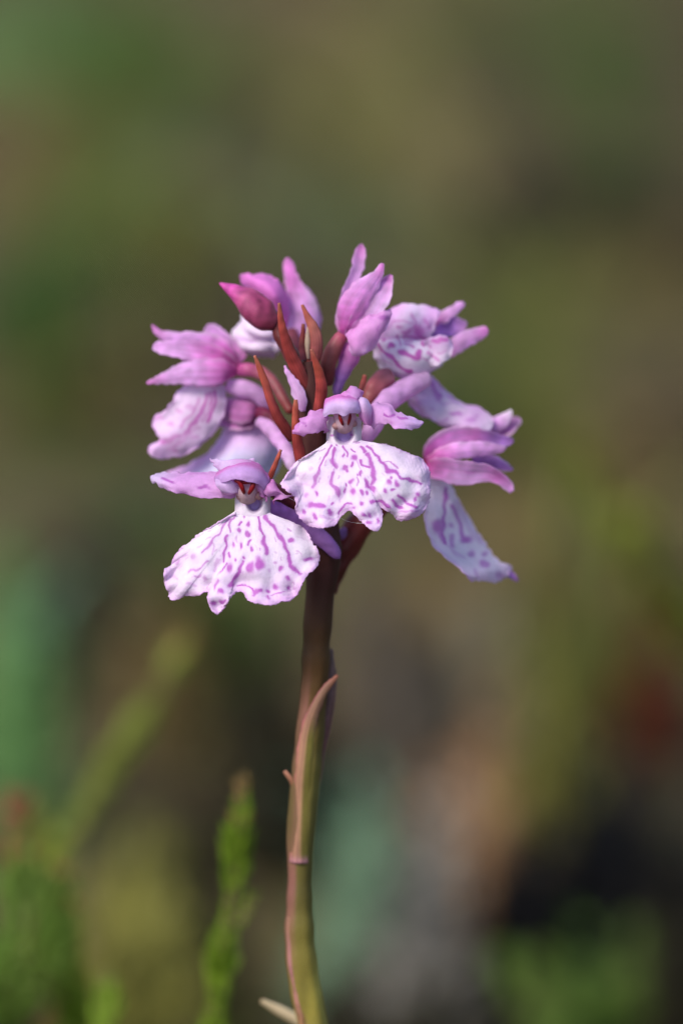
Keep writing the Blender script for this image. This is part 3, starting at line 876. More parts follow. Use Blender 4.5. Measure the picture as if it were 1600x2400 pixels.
patch('sepal', F2, [
   [(850, 275, 60), (860, 340, 48), (865, 410, 44), (850, 470, 50)],
   [(930, 250, 46), (935, 320, 30), (940, 390, 26), (930, 470, 32)],
   [(1070, 262, 34), (1050, 320, 16), (1040, 390, 10), (1020, 445, 16)],
   [(1115, 340, 26), (1110, 370, 12), (1100, 420, 4), (1085, 468, 10)],
   [(1200, 350, 22), (1195, 385, 8), (1190, 430, 2), (1130, 488, 6)],
   [(1290, 385, 20), (1290, 410, 10), (1290, 440, 4), (1280, 488, 8)],
   [(1370, 425, 18), (1376, 440, 14), (1376, 455, 12), (1362, 470, 12)]],
   lambda U, V, g: mixc(C_LILAC*0.98, np.array([0.72, 0.5, 0.8]), sstep(0.5, 0.9, V)), CD, seed=55, wob=2.0, edge=1.8, marks=[L(CD, [(1030,362),(1110,366)], 13), L(CD, [(1150,385),(1220,402)], 13, .8), Dt(CD,1085,440,16,16,.35), Dt(CD,1370,452,10,12,.5)])
tube('ovary', F2, [(690, 320, 45, 60), (640, 420, 100, 62), (560, 560, 140, 55)], grad(C_PLUM, C_DKRED), CD, M_BRACT)

# ---- front flower low on the spike
F1 = flower_empty('lowest flower facing front with broad white lip')
F1M = [L(CC, [(690,545),(620,610),(540,710),(510,760)], 9, .8), L(CC, [(540,710),(480,800),(440,835)], 9, .8), L(CC, [(525,760),(515,850)], 7, .4), L(CC, [(655,585),(640,680)], 9, .9), L(CC, [(625,720),(612,830),(600,910)], 11),
  L(CC, [(652,830),(648,870)], 8), L(CC, [(475,900),(430,950),(340,980)], 9, .7), Dt(CC,755,560,10,10,.8), L(CC, [(740,600),(728,630)], 10), Dt(CC,715,668,16,16), Dt(CC,792,622,12,20), Dt(CC,785,690,14,20), Dt(CC,675,770,10,28,.9), Dt(CC,733,780,11,30),
  L(CC, [(805,740),(790,780)], 11), Dt(CC,820,808,12,18), Dt(CC,695,898,10,14), Dt(CC,755,870,11,14), Dt(CC,650,950,19,34), L(CC, [(630,920),(580,990)], 7), L(CC, [(742,900),(728,980),(680,1020),(658,1085)], 12), Dt(CC,660,1080,24,22), L(CC, [(862,560),(882,620),(890,690)], 12),
  L(CC, [(900,710),(915,780),(935,835)], 17), L(CC, [(912,555),(990,640),(1060,760),(1098,850),(1105,930),(1190,1000)], 15), Dt(CC,875,922,38,48), Dt(CC,808,945,26,38), Dt(CC,1110,740,20,15), Dt(CC,1242,880,36,15), Dt(CC,995,915,16,12,.5), Dt(CC,1045,960,16,18),
  Dt(CC,1088,1030,20,20), Dt(CC,1098,1100,15,18), Dt(CC,1000,1095,20,24), Dt(CC,952,972,12,16,.4), L(CC, [(705,1098),(770,1080),(820,1115),(830,1155)], 9), L(CC, [(835,1140),(880,1118)], 20), Dt(CC,938,1130,20,14), Dt(CC,945,1182,16,18), L(CC, [(970,1162),(1060,1138)], 7, .8),
  Dt(CC,580,1133,20,24), Dt(CC,522,1217,24,18), L(CC, [(578,1222),(612,1195)], 12), L(CC, [(560,1050),(530,1105)], 10, .8), L(CC, [(380,1015),(425,1005)], 13, .6), Dt(CC,462,1025,16,16,.5), Dt(CC,378,868,22,18,.45), L(CC, [(200,1022),(240,1030)], 9, .35), L(CC, [(330,1070),(390,1090)], 9, .35), L(CC, [(560,880),(530,970)], 12, .35), Dt(CC,705,730,10,24,.4), Dt(CC,1150,1115,14,12,.4)]
F1_margin = [(690,540),(600,580),(500,640),(400,700),(355,750),(290,790),(240,840),(208,900),(198,945),(152,968),(145,1020),(160,1100),(185,1148),(180,1172),(210,1200),(262,1188),(300,1165),(400,1163),(480,1132),
  (478,1180),(490,1240),(520,1285),(550,1303),(590,1280),(625,1230),(652,1180),(690,1145),(735,1135),(762,1150),(775,1182),(812,1215),(880,1230),(950,1240),(1010,1230),(1035,1214),(1120,1195),(1170,1150),(1200,1080),(1240,1010),
  (1300,960),(1330,905),(1336,860),(1315,800),(1282,760),(1250,690),(1200,640),(1120,600),(1040,578),(962,560)]
def z_f1(x, y, S, T):
    dx = (x - 572) / 170.0
    z = -60 * np.clip((y - 1208) / 210, 0, 1.2)**0.9 + 30 * dx**2 * T + 22 * np.clip(-dx, 0, 2)**2 * T
    z += 16 * (np.exp(-((S - 0.385) / 0.03)**2) + np.exp(-((S - 0.57) / 0.035)**2)) * T**3
    z -= 14 * np.exp(-((S - 0.60) / 0.03)**2) * sstep(0.85, 1, T)
    z += 12 * np.exp(-((S - 0.24) / 0.05)**2) * sstep(0.7, 1, T) * np.sin(S*150)
    return z
lip_fan(F1, CC, [(692,512),(740,545),(820,560),(900,552),(955,528)], F1_margin, 16, z_f1, F1M, 61)
throat(F1, CC, 694, 956, 350, [(690,512),(740,545),(820,560),(900,552),(958,528)], 14, 838, 462, 66, 72, 62, [Dt(CC,755,465,16,8,.4)])
column(F1, CC, [(770, 270, 24, 80), (775, 330, 10, 92), (785, 390, 12, 85), (800, 430, 22, 60)],
       [[(678, 280, -30, 10), (720, 296, -32, 17), (745, 340, -30, 18), (760, 390, -22, 9)], [(832, 286, -30, 14), (826, 320, -32, 20), (808, 360, -30, 17), (790, 392, -22, 9)], [(715, 292, -29, 12), (770, 296, -30, 14), (830, 292, -29, 12)]],
       [(722, 405, 30), (870, 400, 36)], 20)
patch('petal', F1, [
   [(548, 225, 40), (640, 160, 26), (760, 130, 18), (870, 160, 26), (940, 230, 44)],
   [(538, 255, 22), (640, 195, 2), (760, 175, -10), (880, 210, 2), (952, 280, 32)],
   [(540, 295, 12), (630, 245, -12), (750, 232, -24), (870, 265, -12), (955, 330, 26)],
   [(552, 330, 12), (625, 285, -12), (740, 278, -24), (850, 312, -14), (935, 380, 24)]],
   lambda U, V, g: mixc(C_PINK*0.95, np.array([0.68, 0.42, 0.76]), sstep(0.25, 0.6, V)), CC, seed=71, wob=1.5)
patch('petal', F1, [
   [(540, 275, 24), (545, 310, 14), (570, 350, 10), (600, 380, 12)],
   [(600, 285, 2), (610, 325, -4), (640, 365, -2), (660, 384, 4)],
   [(660, 285, -6), (675, 315, -4), (695, 350, 2), (715, 378, 10)],
   [(700, 310, 4), (708, 330, 6), (715, 350, 10), (722, 370, 16)]],
   lambda U, V, g: mixc(np.array([0.74, 0.52, 0.80]), C_PINK, sstep(.8, 1., U)*0.5), CC, seed=72, wob=1.0)
patch('petal', F1, [[(860, 310, -8), (905, 330, 4), (945, 340, 22)], [(870, 350, -2), (900, 380, 6), (932, 410, 22)], [(895, 390, 8), (915, 420, 12), (935, 450, 22)]],
   lambda U, V, g: mixc(C_LILAC, C_PINK*0.85, V), CC, seed=78, wob=1.0)
patch('sepal', F1, [
   [(560, 215, 36), (650, 180, 12), (770, 160, 4), (870, 190, 14)],
   [(555, 190, 38), (650, 155, 18), (770, 130, 10), (870, 165, 22)],
   [(520, 150, 46), (600, 135, 30), (700, 120, 22), (830, 125, 30)],
   [(488, 108, 52), (540, 118, 46), (640, 150, 40), (760, 118, 40)]],
   lambda U, V, g: mixc(C_LILAC, np.array([0.74, 0.56, 0.80]), 0.5+0.5*np.sin(U*7)), CC, seed=73, wob=2.5, edge=2)
patch('sepal', F1, [
   [(700, 270, 70), (700, 330, 56), (700, 380, 52), (690, 412, 56)],
   [(600, 225, 66), (590, 300, 40), (580, 370, 34), (570, 416, 40)],
   [(450, 215, 74), (440, 290, 42), (430, 350, 34), (420, 408, 40)],
   [(300, 222, 84), (300, 280, 48), (290, 330, 38), (280, 385, 44)],
   [(170, 222, 96), (165, 265, 58), (160, 310, 48), (150, 340, 54)],
   [(95, 228, 104), (85, 255, 76), (80, 285, 66), (80, 300, 70)],
   [(50, 245, 104), (42, 258, 92), (42, 270, 88), (50, 285, 88)]],
   lambda U, V, g: mixc(C_LILAC*1.05, np.array([0.76, 0.6, 0.82]), sstep(0.6, 0.95, V)), CC, seed=74, wob=2.0, edge=1.6,
   marks=[Dt(CC,445,334,46,15,.9), L(CC, [(140,262),(215,300)], 12, .9), L(CC, [(330,235),(470,225)], 10, .3), L(CC, [(250,390),(380,400)], 8, .3)])
patch('sepal', F1, [
   [(935, 330, 20), (915, 350, 10), (930, 385, 6), (965, 400, 12)],
   [(960, 295, 14), (945, 320, 0), (960, 365, -6), (1000, 400, 4)],
   [(990, 282, 14), (985, 310, 2), (1000, 360, -6), (1040, 385, 4)],
   [(1000, 330, 20), (1020, 350, 8), (1050, 380, 2), (1060, 400, 6)],
   [(985, 470, 24), (1000, 440, 10), (1060, 425, 4), (1135, 405, 12)]],
   lambda U, V, g: mixc(C_PINK*0.9, C_LILAC, U), CC, seed=75, wob=1.5, edge=1.5)
tube('spur', F1, [(930, 460, 70, 50), (1050, 530, 90, 62), (1180, 600, 102, 66), (1300, 680, 112, 64), (1400, 770, 120, 58), (1460, 840, 124, 45), (1490, 880, 126, 22)], grad(C_VIOLET*1.25, C_VIOLET*1.1, C_VIOLET*1.2), CC, seed=76)
tube('ovary', F1, [(900, 300, 60, 60), (1050, 400, 120, 60), (1250, 560, 170, 55)], grad(C_PLUM, C_DKRED), CC, M_BRACT)

# ---- flower on the flank, seen from its side (with spread sepals)
F3 = flower_empty('flower in side view with three narrow sepals and hanging lip')
Z3 = 320
ptip = grad(C_HOT, C_PINK*1.08, C_LILAC*1.02, C_LILAC, C_PINK*0.85, namp=0.1)
ribbon('petal', F3, [(820, 930, Z3+30, 40, 0, .8), (720, 850, Z3+40, 75, 0, .8), (620, 760, Z3+45, 80, 0, .8), (560, 700, Z3+48, 50, 0, .8), (530, 675, Z3+50, 20, 0, .8)], grad(C_PINK, C_LILAC, C_LILAC), CA, seed=81)
ribbon('sepal', F3, [(770, 985, Z3, 40, 0, 1.0), (680, 890, Z3-20, 80, 0, .9), (570, 810, Z3-25, 80, 0, .8), (430, 770, Z3-25, 56, 0, .8), (300, 755, Z3-22, 42, 0, .8), (200, 740, Z3-18, 34, 0, .8), (150, 700, Z3-14, 22, 0, .8), (120, 660, Z3-10, 7, 0, .8)], ptip, CA, seed=82)
ribbon('petal', F3, [(760, 990, Z3-12, 36, 0, 1.0), (660, 930, Z3-36, 74, 0, .8), (520, 880, Z3-42, 84, 0, .8), (370, 850, Z3-42, 70, 0, .8), (240, 840, Z3-38, 52, 0, .8), (160, 828, Z3-34, 38, 0, .8), (128, 822, Z3-32, 14, 0, .8)], grad(C_HOT, C_PINK*1.1, C_LILAC*1.05, C_LILAC*1.08), CA, seed=83)
ribbon('sepal', F3, [(770, 1020, Z3-20, 40, 0, 1.0), (680, 1015, Z3-50, 85, 0, .9), (540, 1015, Z3-60, 100, 0, .9), (390, 1020, Z3-60, 88, 0, .8), (250, 1055, Z3-55, 52, 0, .8), (150, 1085, Z3-50, 26, 0, .8), (78, 1102, Z3-46, 6, 0, .8)], grad(C_HOT, C_PINK*1.05, C_LILAC, C_LILAC*0.95, C_PINK), CA, seed=84)
F3M = [L(CA, [(600,1170),(590,1300),(545,1400)], 15), L(CA, [(545,1190),(500,1330),(410,1440),(380,1470)], 16, .8), L(CA, [(640,1200),(640,1300)], 8, .4), Dt(CA,410,1290,40,20,.4), L(CA, [(330,1510),(200,1560)], 20, .5), L(CA, [(470,1440),(330,1560),(250,1600)], 14, .35), Dt(CA,205,1560,24,20,.7), Dt(CA,180,1370,40,14,.45), L(CA, [(570,1180),(560,1290),(500,1400)], 10, .8), L(CA, [(480,1220),(430,1340),(330,1430)], 14, .6), L(CA, [(400,1480),(280,1530)], 12, .6), Dt(CA,260,1420,30,16,.5), Dt(CA,330,1320,30,18,.45), Dt(CA,300,1620,34,16,.5), Dt(CA,450,1520,30,16,.4)]
patch('lip', F3, [
  [(400, 1110, Z3-10), (500, 1095, Z3-35), (600, 1100, Z3-25), (660, 1125, Z3+5)],
  [(310, 1170, Z3-5), (430, 1180, Z3-50), (580, 1190, Z3-45), (690, 1200, Z3)],
  [(270, 1250, Z3), (420, 1270, Z3-60), (570, 1290, Z3-55), (685, 1290, Z3)],
  [(200, 1325, Z3+10), (390, 1360, Z3-62), (540, 1380, Z3-58), (655, 1390, Z3)],
  [(125, 1380, Z3+25), (320, 1440, Z3-55), (480, 1460, Z3-50), (600, 1480, Z3+5)],
  [(145, 1490, Z3+22), (270, 1510, Z3-40), (400, 1540, Z3-40), (510, 1570, Z3+10)],
  [(180, 1535, Z3+12), (240, 1560, Z3-25), (330, 1600, Z3-28), (410, 1635, Z3+15)],
  [(95, 1590, Z3+20), (150, 1610, Z3-10), (230, 1640, Z3-10), (290, 1675, Z3+20)],
  [(95, 1640, Z3+28), (120, 1665, Z3+15), (150, 1680, Z3+15), (190, 1688, Z3+25)]],
  lambda U, V, g: mixc(C_WHITE*0.98, C_LILAC, 0.45 + 0.4*sstep(.3, 1, V) + 0.4*sstep(0.8, 1.0, np.abs(2*U-1))), CA, M_LIP, nu=60, nv=90, seed=85, markcol=np.array([0.56, 0.05, 0.44]), marks=F3M, wob=3.5, solid=0.09, zs=0.3)
tube('ovary', F3, [(745, 1005, Z3, 40), (850, 1005, Z3-15, 54), (960, 1030, Z3-20, 50), (1060, 1120, Z3-50, 44), (1130, 1230, Z3-70, 40), (1190, 1340, Z3-85, 36)], grad(C_HOT*0.7, (0.33, 0.09, 0.12), (0.20, 0.05, 0.06), C_RED*0.55), CA, M_BRACT, seed=86)
tube('spur', F3, [(690, 1130, Z3+10, 50), (800, 1140, Z3-5, 72), (900, 1180, Z3-10, 68), (980, 1250, Z3-5, 60), (1040, 1340, Z3+10, 48), (1080, 1420, Z3+25, 25)], grad(C_LILAC, C_LILAC*0.9, C_PINK*0.85), CA, seed=87)

# ---- flower turned away behind the two
F4 = flower_empty('flower turned away, showing the pale back of its lip')
Z4 = 390
patch('lip', F4, [
  [(700, 1400, Z4-20), (800, 1385, Z4-45), (930, 1380, Z4-45), (1010, 1410, Z4-20)],
  [(640, 1520, Z4-10), (780, 1500, Z4-55), (960, 1500, Z4-55), (1090, 1540, Z4-10)],
  [(540, 1640, Z4), (740, 1640, Z4-60), (960, 1650, Z4-60), (1110, 1680, Z4)],
  [(380, 1730, Z4+10), (640, 1750, Z4-50), (900, 1780, Z4-50), (1080, 1800, Z4)],
  [(240, 1790, Z4+20), (560, 1840, Z4-40), (850, 1880, Z4-40), (1000, 1900, Z4+10)],
  [(180, 1850, Z4+30), (400, 1900, Z4), (700, 1950, Z4), (900, 1970, Z4+20)]],
  lambda U, V, g: mixc(C_LILAC*0.95, np.array([0.70, 0.66, 0.86]), sstep(0.1, 0.5, V)*sstep(0.1, .4, U)), CA, M_LIP, nu=50, nv=50, seed=91, wob=3)
ribbon('sepal', F4, [(960, 1340, Z4-70, 40, 0, 1.0), (880, 1320, Z4-90, 80, 0, .9), (780, 1310, Z4-80, 100, 0, .9), (690, 1300, Z4-60, 84, 0, .8), (610, 1290, Z4-30, 50, 0, .8), (545, 1284, Z4-10, 8, 0, .8)], grad((0.25, 0.04, 0.16), C_PINK*0.65, C_PINK*0.8, C_LILAC*0.8), CA, seed=92)
ribbon('sepal', F4, [(960, 1360, Z4-60, 40, 0, 1.0), (860, 1390, Z4-70, 60, 0, .9), (740, 1400, Z4-60, 60, 0, .9), (640, 1390, Z4-30, 36, 0, .8), (560, 1386, Z4-10, 6, 0, .8)], grad((0.25, 0.04, 0.16), C_PINK*0.65, C_PINK*0.75, C_LILAC*0.8), CA, seed=93)
tube('ovary', F4, [(920, 1330, Z4-90, 45), (1000, 1350, Z4-110, 60), (1090, 1420, Z4-140, 55), (1180, 1500, Z4-165, 50)], grad((0.13, 0.012, 0.05), (0.11, 0.016, 0.03), C_DKRED), CA, M_BRACT, seed=94)
tube('spur', F4, [(930, 1395, Z4-110, 42), (1000, 1430, Z4-135, 58), (1080, 1520, Z4-160, 60), (1140, 1620, Z4-180, 56), (1190, 1720, Z4-195, 48), (1215, 1800, Z4-205, 30)], grad(C_LILAC*0.95, C_LILAC*1.1, (0.78, 0.58, 0.78)), CA, seed=95)

# ---- bud and the flower behind it
tube('bud', orchid, [(632, 335, 175, 6), (680, 365, 172, 28), (750, 405, 166, 58), (840, 470, 160, 98), (920, 545, 156, 122), (985, 605, 152, 112), (1040, 640, 148, 80), (1085, 670, 145, 48)],
     grad(C_HOT*1.0, C_HOT*1.05, (0.52, 0.10, 0.26), (0.40, 0.06, 0.17), (0.36, 0.06, 0.14), (0.13, 0.015, 0.025), namp=0.15), CA, nv=70, nu=36, seed=101, wob=0.03, ribs=3, ribamp=0.05)
tube('bud_stalk', orchid, [(1060, 600, 150, 50), (1100, 720, 145, 55), (1170, 860, 140, 60), (1240, 1000, 135, 60)], grad((0.10, 0.012, 0.016), C_DKRED, C_DKRED*1.2), CA, M_BRACT, seed=102)
F5 = flower_empty('upright flower behind the deep pink bud')
Z5 = 390
patch('petal', F5, [
  [(790, 275, Z5-60), (800, 330, Z5-65), (860, 400, Z5-60), (960, 520, Z5-50)],
  [(860, 268, Z5-80), (900, 330, Z5-105), (960, 420, Z5-105), (1030, 560, Z5-80)],
  [(980, 272, Z5-85), (1010, 350, Z5-125), (1050, 450, Z5-125), (1080, 600, Z5-90)],
  [(1080, 310, Z5-75), (1100, 400, Z5-110), (1120, 500, Z5-110), (1120, 650, Z5-85)],
  [(1130, 380, Z5-50), (1160, 470, Z5-70), (1165, 560, Z5-75), (1150, 680, Z5-70)]],
  lambda U, V, g: mixc(C_PINK*1.12, C_HOT, 0.55*sstep(0.6, 1, U)), CA, seed=111)
ribbon('sepal', F5, [(1240, 860, Z5-40, 70, 0, .9), (1250, 760, Z5-60, 105, 0, .9), (1265, 640, Z5-65, 120, 0, .9), (1250, 500, Z5-60, 108, 0, .9), (1215, 390, Z5-52, 72, 0, .8), (1178, 270, Z5-45, 46, 0, .8), (1160, 190, Z5-40, 36, 0, .8), (1152, 145, Z5-36, 12, 0, .8)],
  grad(C_LILAC*0.9, C_LILAC, C_LILAC, C_PINK*1.0, C_PINK), CA, seed=112)
ribbon('sepal', F5, [(1290, 820, Z5, 60, 0, .9), (1340, 700, Z5-10, 62, 0, .9), (1360, 600, Z5-10, 50, 0, .8), (1330, 480, Z5, 40, 0, .8), (1270, 360, Z5+6, 14, 0, .8)], grad(C_LILAC, C_LILAC*1.1, C_LILAC), CA, seed=113)
patch('lip', F5, [
  [(805, 560, Z5-10), (870, 640, Z5-50), (960, 690, Z5-55), (1060, 690, Z5-30)],
  [(800, 620, Z5-10), (860, 690, Z5-62), (960, 735, Z5-70), (1080, 735, Z5-45)],
  [(770, 668, Z5-5), (840, 735, Z5-40), (950, 772, Z5-30), (1090, 775, Z5-30)],
  [(735, 690, Z5), (820, 780, Z5-60), (950, 810, Z5-75), (1100, 815, Z5-45)],
  [(730, 750, Z5-5), (810, 830, Z5-55), (950, 855, Z5-75), (1100, 850, Z5-45)],
  [(760, 830, Z5+5), (830, 868, Z5-25), (960, 890, Z5-30), (1080, 880, Z5-15)],
  [(790, 850, Z5+20), (860, 885, Z5+10), (960, 905, Z5+10), (1050, 905, Z5+10)]],
  lambda U, V, g: mixc(C_WHITE, C_LILAC, 0.25 + 0.5*sstep(.5, 1, V)), CA, M_LIP, nu=44, nv=50, seed=114, wob=3.5, marks=[L(CA, [(780,760),(860,790),(930,775)], 20, .4)])
tube('ovary', F5, [(1180, 700, Z5-60, 50), (1210, 820, Z5-90, 60), (1240, 950, Z5-120, 60), (1260, 1080, Z5-150, 55)], grad(C_PLUM, C_DKRED), CA, M_BRACT, seed=115)
ribbon('spur', F5, [(486, 880, 105, 8, 0, 1.2), (540, 990, 100, 32, 0, 1.3), (610, 1120, 92, 60, 0, 1.4), (680, 1270, 88, 80, 0, 1.5), (715, 1390, 90, 68, 0, 1.5), (730, 1480, 95, 30, 0, 1.4)], grad(C_LILAC, (0.74, 0.45, 0.76), (0.78, 0.5, 0.78), C_LILAC), CG, seed=116)

# ---- flower on top, seen from behind
F6 = flower_empty('topmost upright flower with long pointed sepal')
Z6 = 185
ribbon('sepal', F6, [(215, 720, Z6+20, 36, 0, .9), (185, 600, Z6+25, 38, 0, .9), (215, 450, Z6+30, 40, 0, .9), (262, 320, Z6+35, 40, 0, .9), (305, 210, Z6+40, 40, 0, .8), (322, 120, Z6+45, 38, 0, .8), (330, 65, Z6+48, 28, 0, .8), (332, 38, Z6+48, 8, 0, .8)], grad(C_HOT, C_LILAC*1.05, C_LILAC, C_LILAC, C_PINK), CB, seed=121)
ribbon('sepal', F6, [(218, 720, Z6-20, 24, 0, 1.0), (225, 640, Z6-40, 64, 0, 1.0), (270, 520, Z6-58, 98, 0, 1.0), (345, 400, Z6-60, 92, 0, .9), (415, 315, Z6-55, 62, 0, .9), (460, 255, Z6-50, 34, 0, .8), (480, 210, Z6-47, 22, 0, .8), (488, 178, Z6-45, 6, 0, .8)], grad(C_HOT*1.05, (0.78, 0.24, 0.66), (0.80, 0.36, 0.74), (0.80, 0.42, 0.78), C_PINK), CB, seed=122)
ribbon('petal', F6, [(235, 715, Z6-25, 30, 0, .9), (320, 610, Z6-40, 80, 0, .9), (410, 490, Z6-45, 92, 0, .9), (480, 380, Z6-40, 82, 0, .9), (530, 300, Z6-32, 38, 0, .8), (550, 262, Z6-28, 14, 0, .8)], grad(C_PINK, (0.78, 0.42, 0.74), (0.80, 0.52, 0.80), C_LILAC, C_PINK*0.9), CB, seed=123, marks=[L(CB, [(500,310),(420,420),(350,560)], 9, .35), L(CB, [(545,300),(500,300)], 12, .5)])
patch('sepal', F6, [
  [(215, 700, Z6-20), (220, 740, Z6-35), (240, 780, Z6-35), (255, 820, Z6-20)],
  [(290, 640, Z6-40), (300, 710, Z6-75), (300, 790, Z6-75), (285, 868, Z6-40)],
  [(380, 575, Z6-40), (390, 660, Z6-82), (380, 750, Z6-82), (350, 855, Z6-40)],
  [(460, 545, Z6-35), (470, 610, Z6-72), (460, 690, Z6-72), (425, 795, Z6-35)],
  [(500, 515, Z6-30), (515, 560, Z6-55), (510, 620, Z6-55), (490, 690, Z6-30)],
  [(545, 522, Z6-22), (555, 540, Z6-28), (555, 560, Z6-28), (548, 590, Z6-22)]],
  lambda U, V, g: mixc(np.array([0.78, 0.36, 0.72]), np.array([0.82, 0.54, 0.82]), 0.4*V + 0.6*sstep(.5, 1, U)), CB, seed=124, zs=0.45, ruf=6, edge=2, marks=[Dt(CB,500,580,40,24,.7), L(CB, [(450,680),(460,640)], 8, .5)])
tube('ovary', F6, [(215, 690, Z6-10, 36), (170, 745, Z6-14, 52), (125, 820, Z6-16, 60), (95, 900, Z6-14, 60), (85, 990, Z6-8, 56), (70, 1080, Z6, 50)], grad((0.40, 0.06, 0.14), (0.30, 0.08, 0.09), (0.24, 0.06, 0.06), C_DKRED*1.2, C_DKRED), CB, M_BRACT, seed=125, wob=0.04)
tube('spur', F6, [(290, 770, Z6, 60), (255, 850, Z6+5, 68), (215, 940, Z6+8, 58), (180, 1030, Z6+10, 45), (160, 1100, Z6+12, 36), (152, 1160, Z6+14, 20)], grad(C_PINK, C_PINK*0.85, C_VIOLET*1.1, C_VIOLET), CB, seed=126)

# ---- upper flower with curled spotted lip
F7 = flower_empty('flower with cupped spotted lip curling over its petals')
Z7 = 250
F7M = [L(CB, [(520,740),(580,720)], 9, .6), L(CB, [(660,770),(720,800)], 11, .8), L(CB, [(460,830),(520,900),(560,930)], 8, .35), L(CB, [(780,880),(840,900)], 12, .5), L(CB, [(445,765),(480,810),(560,875),(630,945),(690,970)], 15), Dt(CB,555,785,24,18), L(CB, [(615,825),(680,860),(745,880),(760,830)], 20), L(CB, [(595,710),(620,780)], 10, .7), L(CB, [(640,690),(690,680)], 14, .7), L(CB, [(725,640),(755,700),(800,745)], 24, .75), Dt(CB,660,690,18,18,.7), L(CB, [(780,770),(815,745)], 18),
  L(CB, [(880,745),(950,735)], 22), L(CB, [(825,830),(860,885),(890,880)], 13, .7), Dt(CB,500,750,14,12), L(CB, [(650,740),(700,760)], 10, .6), L(CB, [(900,840),(950,820)], 9, .5), L(CB, [(520,650),(560,640)], 12, .3)]
patch('lip_lobe', F7, [
  [(530, 545, Z7+30), (600, 488, Z7+24), (700, 472, Z7+20), (790, 492, Z7+24), (880, 500, Z7+40)],
  [(490, 600, Z7+10), (590, 560, Z7+4), (700, 545, Z7), (800, 570, Z7+14), (908, 540, Z7+34)],
  [(455, 680, Z7+4), (570, 640, Z7-4), (690, 640, Z7-6), (800, 650, Z7+8), (880, 625, Z7+26)],
  [(440, 760, Z7+8), (560, 740, Z7+6), (690, 740, Z7+10), (790, 740, Z7+16), (850, 720, Z7+24)],
  [(450, 820, Z7+26), (560, 820, Z7+26), (690, 820, Z7+28), (790, 800, Z7+26), (840, 780, Z7+28)]],
  lambda U, V, g: mixc(C_WHITE, C_LILAC, 0.75 + 0.3*np.sin(U*8 + V*3)), CB, M_LIP, nu=80, nv=60, seed=137, markcol=np.array([0.56, 0.05, 0.44]), marks=F7M + [Dt(CB,750,680,40,34,.6), L(CB, [(560,620),(640,600),(700,610)], 12, .5), L(CB, [(700,560),(740,620)], 12, .5), L(CB, [(800,600),(830,660)], 14, .5), Dt(CB,620,650,22,16,.6), L(CB, [(650,720),(700,715),(740,725)], 11, .8), L(CB, [(640,690),(720,650),(760,640)], 16, .55)], wob=4, ruf=7)
patch('lip', F7, [
  [(428, 745, Z7+2), (540, 725, Z7-6), (660, 735, Z7-10), (760, 745, Z7-6), (830, 740, Z7+6)],
  [(418, 815, Z7-6), (540, 800, Z7-26), (670, 800, Z7-30), (790, 800, Z7-22), (880, 800, Z7)],
  [(436, 880, Z7-4), (550, 880, Z7-30), (690, 890, Z7-36), (810, 880, Z7-26), (920, 860, Z7)],
  [(470, 945, Z7+4), (570, 960, Z7-16), (690, 970, Z7-22), (800, 955, Z7-14), (930, 915, Z7+10)],
  [(525, 990, Z7+18), (600, 1012, Z7+8), (690, 1022, Z7+4), (780, 1006, Z7+8), (880, 960, Z7+20)]],
  lambda U, V, g: mixc(C_WHITE*1.03, C_LILAC, 0.25 + 0.6*sstep(0.75, 1, V)), CB, M_LIP, nu=90, nv=70, seed=131, markcol=np.array([0.56, 0.05, 0.44]), marks=F7M, wob=2.5, solid=0.09)
patch('lip_lobe', F7, [
  [(790, 760, Z7-12), (850, 725, Z7-18), (920, 705, Z7-14), (985, 735, Z7+8)],
  [(800, 820, Z7-20), (860, 800, Z7-34), (930, 780, Z7-28), (1003, 785, Z7+4)],
  [(820, 880, Z7-18), (880, 870, Z7-34), (940, 850, Z7-26), (998, 835, Z7+6)],
  [(850, 940, Z7-8), (890, 930, Z7-20), (930, 910, Z7-14), (975, 885, Z7+10)]],
  lambda U, V, g: mixc(C_LILAC, C_WHITE, 0.2 + 0.5*sstep(0.2, .8, V)), CB, M_LIP, zs=0.35, nu=50, nv=50, seed=138, markcol=np.array([0.56, 0.05, 0.44]), marks=[L(CB, [(870,760),(950,735)], 20, .8), L(CB, [(830,800),(850,860),(900,885)], 14, .7), L(CB, [(900,840),(950,815)], 9, .5)], wob=3)
ribbon('sepal', F7, [(860, 610, Z7+70, 40, 0, .8), (940, 570, Z7+68, 40, 0, .8), (1010, 525, Z7+66, 36, 0, .8), (1060, 490, Z7+64, 28, 0, .8), (1088, 468, Z7+62, 12, 0, .8)], grad(C_PINK, C_LILAC, C_LILAC*1.05), CB, seed=132)
ribbon('petal', F7, [(840, 700, Z7+80, 60, 0, .8), (930, 655, Z7+84, 76, 0, .8), (1010, 640, Z7+84, 72, 0, .8), (1070, 640, Z7+84, 52, 0, .8), (1105, 650, Z7+84, 26, 0, .8)], grad(C_VIOLET*1.2, C_VIOLET*1.35, C_LILAC*0.85), CB, seed=133)
ribbon('sepal', F7, [(920, 830, Z7+55, 50, 0, .8), (1010, 790, Z7+50, 56, 0, .8), (1100, 740, Z7+46, 52, 0, .8), (1180, 705, Z7+42, 48, 0, .8), (1235, 678, Z7+40, 38, 0, .8), (1262, 662, Z7+40, 14, 0, .8)], grad(C_PINK, C_LILAC, C_LILAC*1.03, C_PINK), CB, seed=134, marks=[L(CB, [(1150,690),(1230,670)], 10, .3)])
tube('ovary', F7, [(560, 1000, Z7-10, 60), (500, 1030, Z7-20, 74), (440, 1100, Z7-30, 74), (385, 1190, Z7-40, 64), (330, 1280, Z7-45, 56)], grad((0.38, 0.13, 0.17), (0.30, 0.08, 0.10), (0.24, 0.055, 0.06), C_DKRED), CB, M_BRACT, seed=135)
